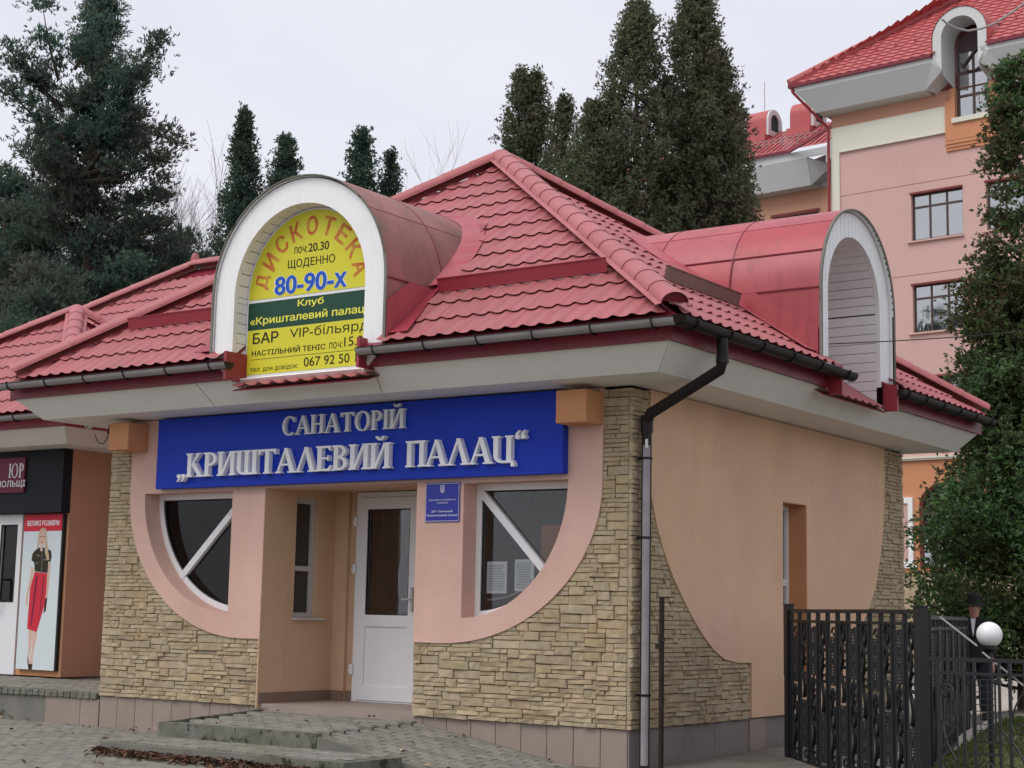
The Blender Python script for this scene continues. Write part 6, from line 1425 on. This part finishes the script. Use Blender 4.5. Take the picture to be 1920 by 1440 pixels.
def gate_leaf(P0, P1, top, bot, nb, label, name='gate', seedv=1, cat='gate'):
    r_ = random.Random(seedv); u = (P1 - P0).normalized(); Ln = (P1 - P0).length; root = empty(name, (*(P0.lerp(P1, .5)).xy, GZ), label, cat); nrm = Vector((u.y, -u.x, 0))
    for z, t in ((top, .034), (top - .095, .026), (bot, .034)):
        b = MB(); b.bar(P0 + Vector((0, 0, z)), P1 + Vector((0, 0, z)), t, t); b.build('rail', M['iron'], root)
    pitch = Ln / nb
    for k in range(nb + 1):
        p = P0 + u * (k * pitch); b = MB(); b.bar(p + Vector((0, 0, bot)), p + Vector((0, 0, top)), .034, .030, up=u); b.build('bar', M['iron'], root)
    for k in range(nb):
        c = P0 + u * ((k + .5) * pitch); h = top - .11 - bot; z0 = bot + .02
        gh = .42; ph = (k % 4); za = z0 + h * (.56, .10, .62, .02)[ph]; b = MB(); grille(b, c + Vector((0, 0, za)) + nrm * .004, u, pitch * .60, gh, n=16, t=.010); b.build('grille', M['iron'], root)
        b = MB()
        for f_, z1, z2 in ((1, z0, za - .03), (-1, za + gh + .03, z0 + h)):
            hh = z2 - z1
            if hh > .18:
                m_ = max(1, int(hh / .34)); s_ = hh / m_
                for j in range(m_): s_curve(b, c + Vector((0, 0, z1 + j * s_)), u, s_, pitch * .22, w=.019, ph=f_ * (1 if j % 2 else -1)); s_curve(b, c + nrm * .01 + Vector((0, 0, z1 + j * s_)), u, s_, pitch * .12, w=.014, ph=-f_)
                scroll(b, c + Vector((0, 0, z2 - .05)), u, .045, f_)
        for j in range(9): zz = bot + (top - .12 - bot) * (j + .5) / 9; scroll(b, c + Vector((0, 0, zz)) + nrm * -.014, u, pitch * .26, 1 if (j + k) % 2 else -1, turns=1.0, n=9, w=.011)
        b.build('scrollwork', M['iron'], root)
        b = MB(); b.bar(c + u * pitch * .31 + Vector((0, 0, bot)), c + u * pitch * .31 + Vector((0, 0, top - .1)), .010); b.bar(c - u * pitch * .31 + Vector((0, 0, bot)), c - u * pitch * .31 + Vector((0, 0, top - .1)), .010); b.build('thin_bar', M['iron'], root)
    return root
P0 = A + gdir * .05; P1 = B - gdir * .06
gate_leaf(P0, P1, TOPZ, GZ + .06, 12, 'black wrought iron gate leaf with grilles and scrolls closing off the side wall')
# second leaf swung open behind the thick post
A2 = at(1742, 1143, 13.2); B2 = at(1812, 1143, 17.5); A2.z = B2.z = 0
gate_leaf(A2, B2, 1.055, GZ + .22, 12, 'second gate leaf swung open behind the thick post', seedv=4)
dg = MB(); dg.bar(at(1763, 1157, 12.9), at(1832, 1211, 12.4), .010); dg.bar(at(1842, 1223, 12.5), at(1925, 1290, 12.1), .010); o = dg.build('diagonal_stay', M['cable_w']); tag(o, 'thin pale rod slanting down to the right across the low fence', 'rod')
# low fence to the right
C1 = at(1733, 1211, 12.55); C2 = at(2150, 1228, 11.7); zt = .735; C1.z = C2.z = 0; fu = (C2 - C1).normalized(); fl = (C2 - C1).length
fence = empty('low_fence', (*C1.lerp(C2, .4).xy, GZ), 'low black wrought iron fence with volutes right of the thick post', 'fence')
fn = Vector((fu.y, -fu.x, 0))
for z, t in ((zt, .030), (zt - .105, .020), (GZ + .10, .026)):
    b = MB(); b.bar(C1 + Vector((0, 0, z)), C2 + Vector((0, 0, z)), t, t); b.build('rail', M['iron'], fence)
xb = lambda px: (at(px, 1300, 12.4))
def fpos(px):
    q = onpl(px, 1250, 'z', .5); d = q - CLOC; # intersect view ray with the fence plane
    dv = (at(px, 1250, 1) - CLOC); t = ((C1 - CLOC).dot(fn)) / dv.dot(fn); p = CLOC + dv * t; return Vector((p.x, p.y, 0))
for px, w in ((1740, .016), (1760, .030), (1793, .012), (1806, .022), (1826, .022), (1873, .020), (1893, .024), (1921, .02), (1960, .024), (2000, .02), (2040, .024), (2080, .02), (2120, .024)):
    p = fpos(px); b = MB(); b.bar(p + Vector((0, 0, GZ + .1)), p + Vector((0, 0, zt)), w, w, up=fu); b.build('bar', M['iron'], fence)
for k, (px, z, r_, sg, fp) in enumerate(((1772, .50, .055, 1, 1), (1778, .26, .05, -1, 1), (1843, -.08, .065, 1, 1), (1908, .24, .055, -1, -1), (1900, -.10, .075, 1, -1), (1775, -.06, .06, -1, -1), (1935, .5, .06, 1, 1), (1980, .2, .06, 1, -1), (2020, .4, .06, -1, 1), (2060, 0, .06, 1, 1))):
    b = MB(); c = fpos(px) + Vector((0, 0, z)); scroll(b, c, fu, r_, sg, flip=fp, w=.011); e = c + fu * (r_ * sg); 
    pv = e
    for j in range(1, 9):
        t = j / 8; q = e + fu * (-sg * 2.0 * r_ * (t ** 2) * 1.1) + Vector((0, 0, -fp * .30 * t)); b.bar(pv, q, .011, .015, up=fn); pv = q
    b.build('volute', M['iron'], fence)
p = fpos(1845); b = MB(); grille(b, p + Vector((0, 0, .16)) + fn * .02, fu, .17, .43, n=9, t=.007); b.build('grille', M['iron'], fence)
b = MB(); b.bar(fpos(1826) + Vector((0, 0, .12)), fpos(1873) + Vector((0, 0, .12)), .02); b.bar(fpos(1812) + Vector((0, 0, .03)), fpos(1878) + Vector((0, 0, .03)), .02); b.bar(fpos(1806) + Vector((0, 0, -.12)), fpos(1826) + Vector((0, 0, -.12)), .018); b.bar(fpos(1873) + Vector((0, 0, -.14)), fpos(1893) + Vector((0, 0, -.14)), .018); b.build('cross_bar', M['iron'], fence)
# globe lamp behind the fence
gp = at(1855, 1190, 13.6); lamp = empty('globe_lamp', (gp.x, gp.y, GZ), 'white opal globe lamp on a short dark post behind the fence', 'lamp')
bm = bmesh.new(); bmesh.ops.create_uvsphere(bm, u_segments=32, v_segments=20, radius=.108); me = bpy.data.meshes.new('globe'); bm.to_mesh(me); bm.free(); me.polygons.foreach_set('use_smooth', [True] * len(me.polygons)); meshobj('globe', me, M['globe'], lamp, Matrix.Translation(gp))
b = MB(); b.tube([(gp.x, gp.y, GZ), (gp.x, gp.y, gp.z - .13)], .022, 10); b.lathe([(.03, -.15), (.06, -.12), (.062, -.085), (.05, -.08)], gp, 14); b.build('post', M['iron'], lamp, smooth=True)

# lawn, path, kerb behind the fence
def patch(name, pts, z, m, kind='structure'):
    b = MB(); b.add([(x, y, gz(x, y) + z) for x, y in pts] + [(x, y, gz(x, y) - .2) for x, y in pts], [tuple(range(len(pts)))] + [(i, (i + 1) % len(pts), (i + 1) % len(pts) + len(pts), i + len(pts)) for i in range(len(pts))]); o = b.build(name, m); o['kind'] = kind; return o
g = lambda px, py: tuple(onpl(px, py, 'z', -.15).xy)
lawn = [g(1742, 1420), g(1742, 1405), g(1815, 1382), g(1870, 1352), g(2300, 1330), g(2300, 1560), g(1742, 1560)]
patch('lawn', lawn, .012, M['soil']); patch('path', [g(1500, 1375), g(1742, 1330), g(1700, 1270), g(2300, 1230), g(2300, 1328), g(1868, 1350), g(1812, 1380), g(1742, 1402), g(1480, 1420)], .006, M['path'])
b = MB(); k0, k1, k2 = g(1735, 1410), g(1813, 1386), g(1870, 1357)
for a_, c_ in ((k0, k1), (k1, k2)): b.bar((*a_, -.15), (*c_, -.15), .10, .12)
o = b.build('lawn_kerb', M['path']); o['kind'] = 'structure'
P = []
xsl = [p[0] for p in lawn]; ysl = [p[1] for p in lawn]
while len(P) < 16000:
    x_, y_ = rng.uniform(min(xsl), max(xsl)), rng.uniform(min(ysl), max(ysl))
    if inpoly(x_, y_, lawn): P.append((x_, y_, gz(x_, y_) + .01))
P = np.array(P); V, _ = kites(P, np.tile(np.array((0, 0, 1.)), (len(P), 1)), np.full(len(P), .055), W=.16, spread=.4, per=3); o = leaf_object('grass', V, M['grass'], None); o['kind'] = 'stuff'; tag(o, 'short green grass behind the low fence')

# ------------------------------------------------------------------ litter and weeds at the steps
def leaves(n, fn_, size, m, name):
    P, D = [], []
    b = MB()
    for k in range(n):
        x_, y_, z_ = fn_(); a = rng.uniform(0, 6.28); s_ = size * rng.uniform(.6, 1.3); t1, t2 = rng.uniform(-.6, .6, 2); Mx = Matrix.Translation((x_, y_, z_ + rng.uniform(.003, .02))) @ Matrix.Rotation(a, 4, 'Z') @ Matrix.Rotation(t1, 4, 'X') @ Matrix.Rotation(t2, 4, 'Y')
        b.add([Mx @ Vector(p) for p in ((-s_, 0, 0), (-s_ * .2, -s_ * .45, .01), (s_, 0, .004), (-s_ * .2, s_ * .45, .012))], [(0, 1, 2), (0, 2, 3)])
    return b.build(name, m)
def heap():
    x_ = rng.uniform(-4.25, -1.1); w = .24 * (1 - abs((x_ + 2.7) / 1.7) ** 2 * .6); dy = abs(rng.normal(0, w * .5)); return x_, -2.43 - dy - (.08 if x_ > -2.16 else 0), GZ + .02 + max(0, .045 - dy * .2) * rng.random()
o = leaves(1500, heap, .034, M['litter'], 'fallen_leaves'); o['kind'] = 'stuff'; tag(o, 'brown fallen leaves heaped against the lower step')
def scat():
    x_, y_ = rng.uniform(-9, -.5), rng.uniform(-4.5, -.05)
    return x_, y_, (ramp_z(x_, y_) if x_ > -2.36 else land_z(x_, y_)) + .005 if (-4.4 < x_ and y_ > -1.6) else GZ + .025
o = leaves(110, scat, .04, M['litter'], 'scattered_leaves'); o['kind'] = 'stuff'; tag(o, 'scattered dry leaves on the paving')
o = leaves(26, scat, .05, M['litter_p'], 'pale_leaves'); o['kind'] = 'stuff'; tag(o, 'a few pale dry leaves on the paving')
def weed(px, py, y_, n, s, label, zz=GZ):
    q = onpl(px, py, 'z', zz); b = MB(); P = np.array([(q.x + rng.normal(0, s), q.y + rng.normal(0, s * .6), zz + abs(rng.normal(0, s * .4))) for _ in range(n)]); V, _ = kites(P, np.tile(np.array((0, 0, 1.)), (n, 1)), np.full(n, .075), W=.4, spread=.55, per=3); o = leaf_object('weed_plant', V, M['weed'], None); return tag(o, label, 'weed')
weed(800, 1438, 0, 26, .05, 'small green weed growing at the foot of the ramp'); weed(40, 1335, 0, 60, .13, 'ragged weeds below the crumbling terrace edge')
weed(1, 1328, 0, 30, .1, 'tuft of weeds at the left edge under the terrace')

# ------------------------------------------------------------------ overhead cables
def cable(pts, r, m, label, name='overhead_cable'):
    b = MB(); b.tube(pts, r, 5); o = b.build(name, m); return tag(o, label, 'cable')
q0 = onpl(1554, 645, 'x', .95); pts = []
for k in range(11):
    t = k / 10; px = 1554 + (1990 - 1554) * t; py = 645 - 30 * t + 3.5 * math.sin(PI * t) ; pts.append(at(px, py, 16.9 - 3 * t))
cable(pts, .0055, M['cable_b'], 'thin dark cable running from the side dormer to the right edge')
cable([at(x, y, 30) for x, y in ((1766, 36), (1778, 46), (1795, 54), (1815, 58), (1840, 54), (1865, 44), (1890, 28), (1930, 0))], .022, M['cable_w'], 'looping pale cable hanging across the arched gable window')
cable([at(x, y, 30) for x, y in ((1862, 142), (1872, 149), (1890, 152), (1935, 153))], .022, M['cable_w'], 'short pale cable end sagging below the gable window')

# ------------------------------------------------------------------ the man behind the gate
def skin_body(name, verts, edges, radii, m, parent, Mw, sub=2, root=0, label=None):
    me = bpy.data.meshes.new(name); me.from_pydata(verts, edges, []); o = bpy.data.objects.new(name, me); col.objects.link(o)
    sk = o.modifiers.new('s', 'SKIN'); sk.use_smooth_shade = True; sv = me.skin_vertices[0].data
    for i, r_ in enumerate(radii): sv[i].radius = (r_, r_) if not isinstance(r_, tuple) else r_; sv[i].use_root = (i == root)
    ss_ = o.modifiers.new('u', 'SUBSURF'); ss_.levels = sub; ss_.render_levels = sub; bpy.context.view_layer.update()
    me2 = bpy.data.meshes.new_from_object(o.evaluated_get(bpy.context.evaluated_depsgraph_get())); bpy.data.objects.remove(o); me2.name = name; me2.materials.clear()
    me2.polygons.foreach_set('use_smooth', [True] * len(me2.polygons)); return meshobj(name, me2, m, parent, Mw, label=label)
hd = 19.6; fz = at(1830, 1300, hd); fgz = gz(fz.x, fz.y)
hz = at(1824, 1140, hd).z
man = empty('person', (fz.x, fz.y, fgz), 'man in a black coat, white shirt and dark brimmed hat standing behind the gate', 'person')
face_dir = math.atan2(CLOC.y - fz.y, CLOC.x - fz.x) + PI / 2 - .12
S_ = 1.0; MW = Matrix.Translation((fz.x, fz.y, fgz)) @ Matrix.Rotation(face_dir, 4, 'Z') @ Matrix.Scale((hz - fgz) / 1.60, 4)
# local frame: x = his left/right, -y = forward, z up; 1.72 m tall
V = [(0, 0, .95), (0, .01, 1.15), (0, .015, 1.36), (0, .01, 1.44), (0, -.01, 1.53), (0, -.015, 1.60), (0, -.01, 1.68),
     (.10, 0, .88), (.11, -.01, .50), (.11, .03, .10), (.12, -.08, .04), (.125, -.15, .025),
     (-.10, 0, .88), (-.12, -.02, .50), (-.12, .03, .10), (-.13, -.08, .04), (-.135, -.15, .025),
     (.19, .01, 1.37), (.24, .02, 1.10), (.25, -.07, .88), (.25, -.10, .80), (-.19, .01, 1.37), (-.24, .02, 1.10), (-.25, -.09, .88), (-.25, -.12, .80)]
Ed = [(0, 1), (1, 2), (2, 3), (3, 4), (4, 5), (5, 6), (0, 7), (7, 8), (8, 9), (9, 10), (10, 11), (0, 12), (12, 13), (13, 14), (14, 15), (15, 16), (2, 17), (17, 18), (18, 19), (19, 20), (2, 21), (21, 22), (22, 23), (23, 24)]
Rd = [.13, .13, .13, .055, .075, .092, .07, .085, .06, .042, .04, .03, .085, .06, .042, .04, .03, .055, .042, .032, .034, .055, .042, .032, .034]
hands = []
for i0, sx in ((20, 1), (24, -1)):
    bx, by, bz = V[i0]
    for k, (dx, ln) in enumerate(((-.026, .072), (-.009, .082), (.009, .078), (.025, .062))):
        n0 = len(V); V += [(bx + dx, by - .005, bz - .055), (bx + dx * 1.05, by - .012, bz - .055 - ln * .5), (bx + dx * 1.05, by - .0, bz - .055 - ln)]; Rd += [.0095, .0088, .0075]; Ed += [(i0, n0), (n0, n0 + 1), (n0 + 1, n0 + 2)]
    n0 = len(V); V += [(bx - sx * .035, by - .025, bz - .02), (bx - sx * .045, by - .035, bz - .055)]; Rd += [.012, .009]; Ed += [(i0, n0), (n0, n0 + 1)]
skin_body('body', V, Ed, Rd, M['skin'], man, MW)
skin_body('trousers', [(0, .0, .96), (.10, 0, .88), (.11, -.01, .50), (.11, .03, .09), (-.10, 0, .88), (-.12, -.02, .50), (-.12, .03, .09)], [(0, 1), (1, 2), (2, 3), (0, 4), (4, 5), (5, 6)], [.15, .105, .082, .075, .105, .082, .075], M['trousers'], man, MW)
skin_body('coat', [(0, .01, .78), (0, .01, 1.0), (0, .012, 1.2), (0, .015, 1.37), (.20, .01, 1.38), (.25, .02, 1.10), (.255, -.07, .87), (-.20, .01, 1.38), (-.25, .02, 1.10), (-.255, -.09, .87), (0, .03, 1.46)], [(0, 1), (1, 2), (2, 3), (3, 4), (4, 5), (5, 6), (3, 7), (7, 8), (8, 9), (3, 10)], [.20, .18, .18, .165, .085, .066, .055, .085, .066, .055, .075], M['coat'], man, MW, root=1)
def mpart(b, name, m, smooth=False):
    o = meshobj(name, b.mesh(name, smooth), m, man, MW); return o
b = MB(); b.add([(-.035, -.150, 1.45), (.035, -.150, 1.45), (.010, -.20, 1.24), (-.010, -.20, 1.24), (-.035, -.12, 1.45), (.035, -.12, 1.45), (.012, -.17, 1.20), (-.012, -.17, 1.20)], [(0, 1, 2, 3), (7, 6, 5, 4), (0, 4, 5, 1), (1, 5, 6, 2), (2, 6, 7, 3), (3, 7, 4, 0)]); mpart(b, 'shirt_front', M['shirt'])
for sx in (-1, 1): b = MB(); b.add([(sx * .05, -.155, 1.48), (sx * .11, -.12, 1.46), (sx * .06, -.20, 1.22), (sx * .012, -.205, 1.18), (sx * .05, -.13, 1.48), (sx * .11, -.10, 1.46), (sx * .06, -.18, 1.22), (sx * .012, -.18, 1.18)], [(0, 1, 2, 3), (7, 6, 5, 4), (0, 4, 5, 1), (1, 5, 6, 2), (2, 6, 7, 3), (3, 7, 4, 0)]); mpart(b, 'lapel', M['coat'])
b = MB(); b.lathe([(.001, .16), (.06, .155), (.088, .13), (.096, .05), (.10, .0), (.165, -.022), (.17, -.016), (.10, .012)], (0, -.01, 1.665), 24, Matrix.Rotation(R(6), 4, 'X')); mpart(b, 'hat', M['hat'], True)
b = MB(); b.add([(0, -.118, 1.615), (-.014, -.10, 1.575), (.014, -.10, 1.575), (0, -.128, 1.578), (0, -.10, 1.62)], [(0, 1, 3), (0, 3, 2), (1, 2, 3), (0, 4, 1), (0, 2, 4)]); mpart(b, 'nose', M['skin'], True)
for sx in (-1, 1):
    b = MB(); b.lathe([(.001, .006), (.010, .003), (.011, 0)], (sx * .032, -.100, 1.618), 10, Matrix.Rotation(R(90), 4, 'X')); mpart(b, 'eye', M['shirt']); b = MB(); b.lathe([(.001, .009), (.005, .006)], (sx * .032, -.101, 1.618), 8, Matrix.Rotation(R(90), 4, 'X')); mpart(b, 'pupil', M['rubber'])
    b = MB(); b.lathe([(.001, .012), (.014, .010), (.026, .0)], (sx * .090, .0, 1.60), 10, Matrix.Rotation(R(90 * sx), 4, 'Y')); mpart(b, 'ear', M['skin'], True)
    b = MB(); b.box((sx * .032 - .016, -.106, 1.636), (sx * .032 + .016, -.098, 1.642)); mpart(b, 'eyebrow', M['hat'])
    b = MB(); b.tube([(sx * .125, .03, .06), (sx * .125, -.06, .05), (sx * .13, -.15, .035)], [.058, .052, .04], 10); mpart(b, 'shoe', M['shoe'], True)
b = MB(); b.box((-.022, -.105, 1.548), (.022, -.096, 1.553)); mpart(b, 'mouth', M['lintel']); 
b = MB(); b.lathe([(.082, .0), (.088, -.02), (.080, -.09), (.06, -.12)], (0, .030, 1.665), 18); mpart(b, 'hair', M['hat'], True)
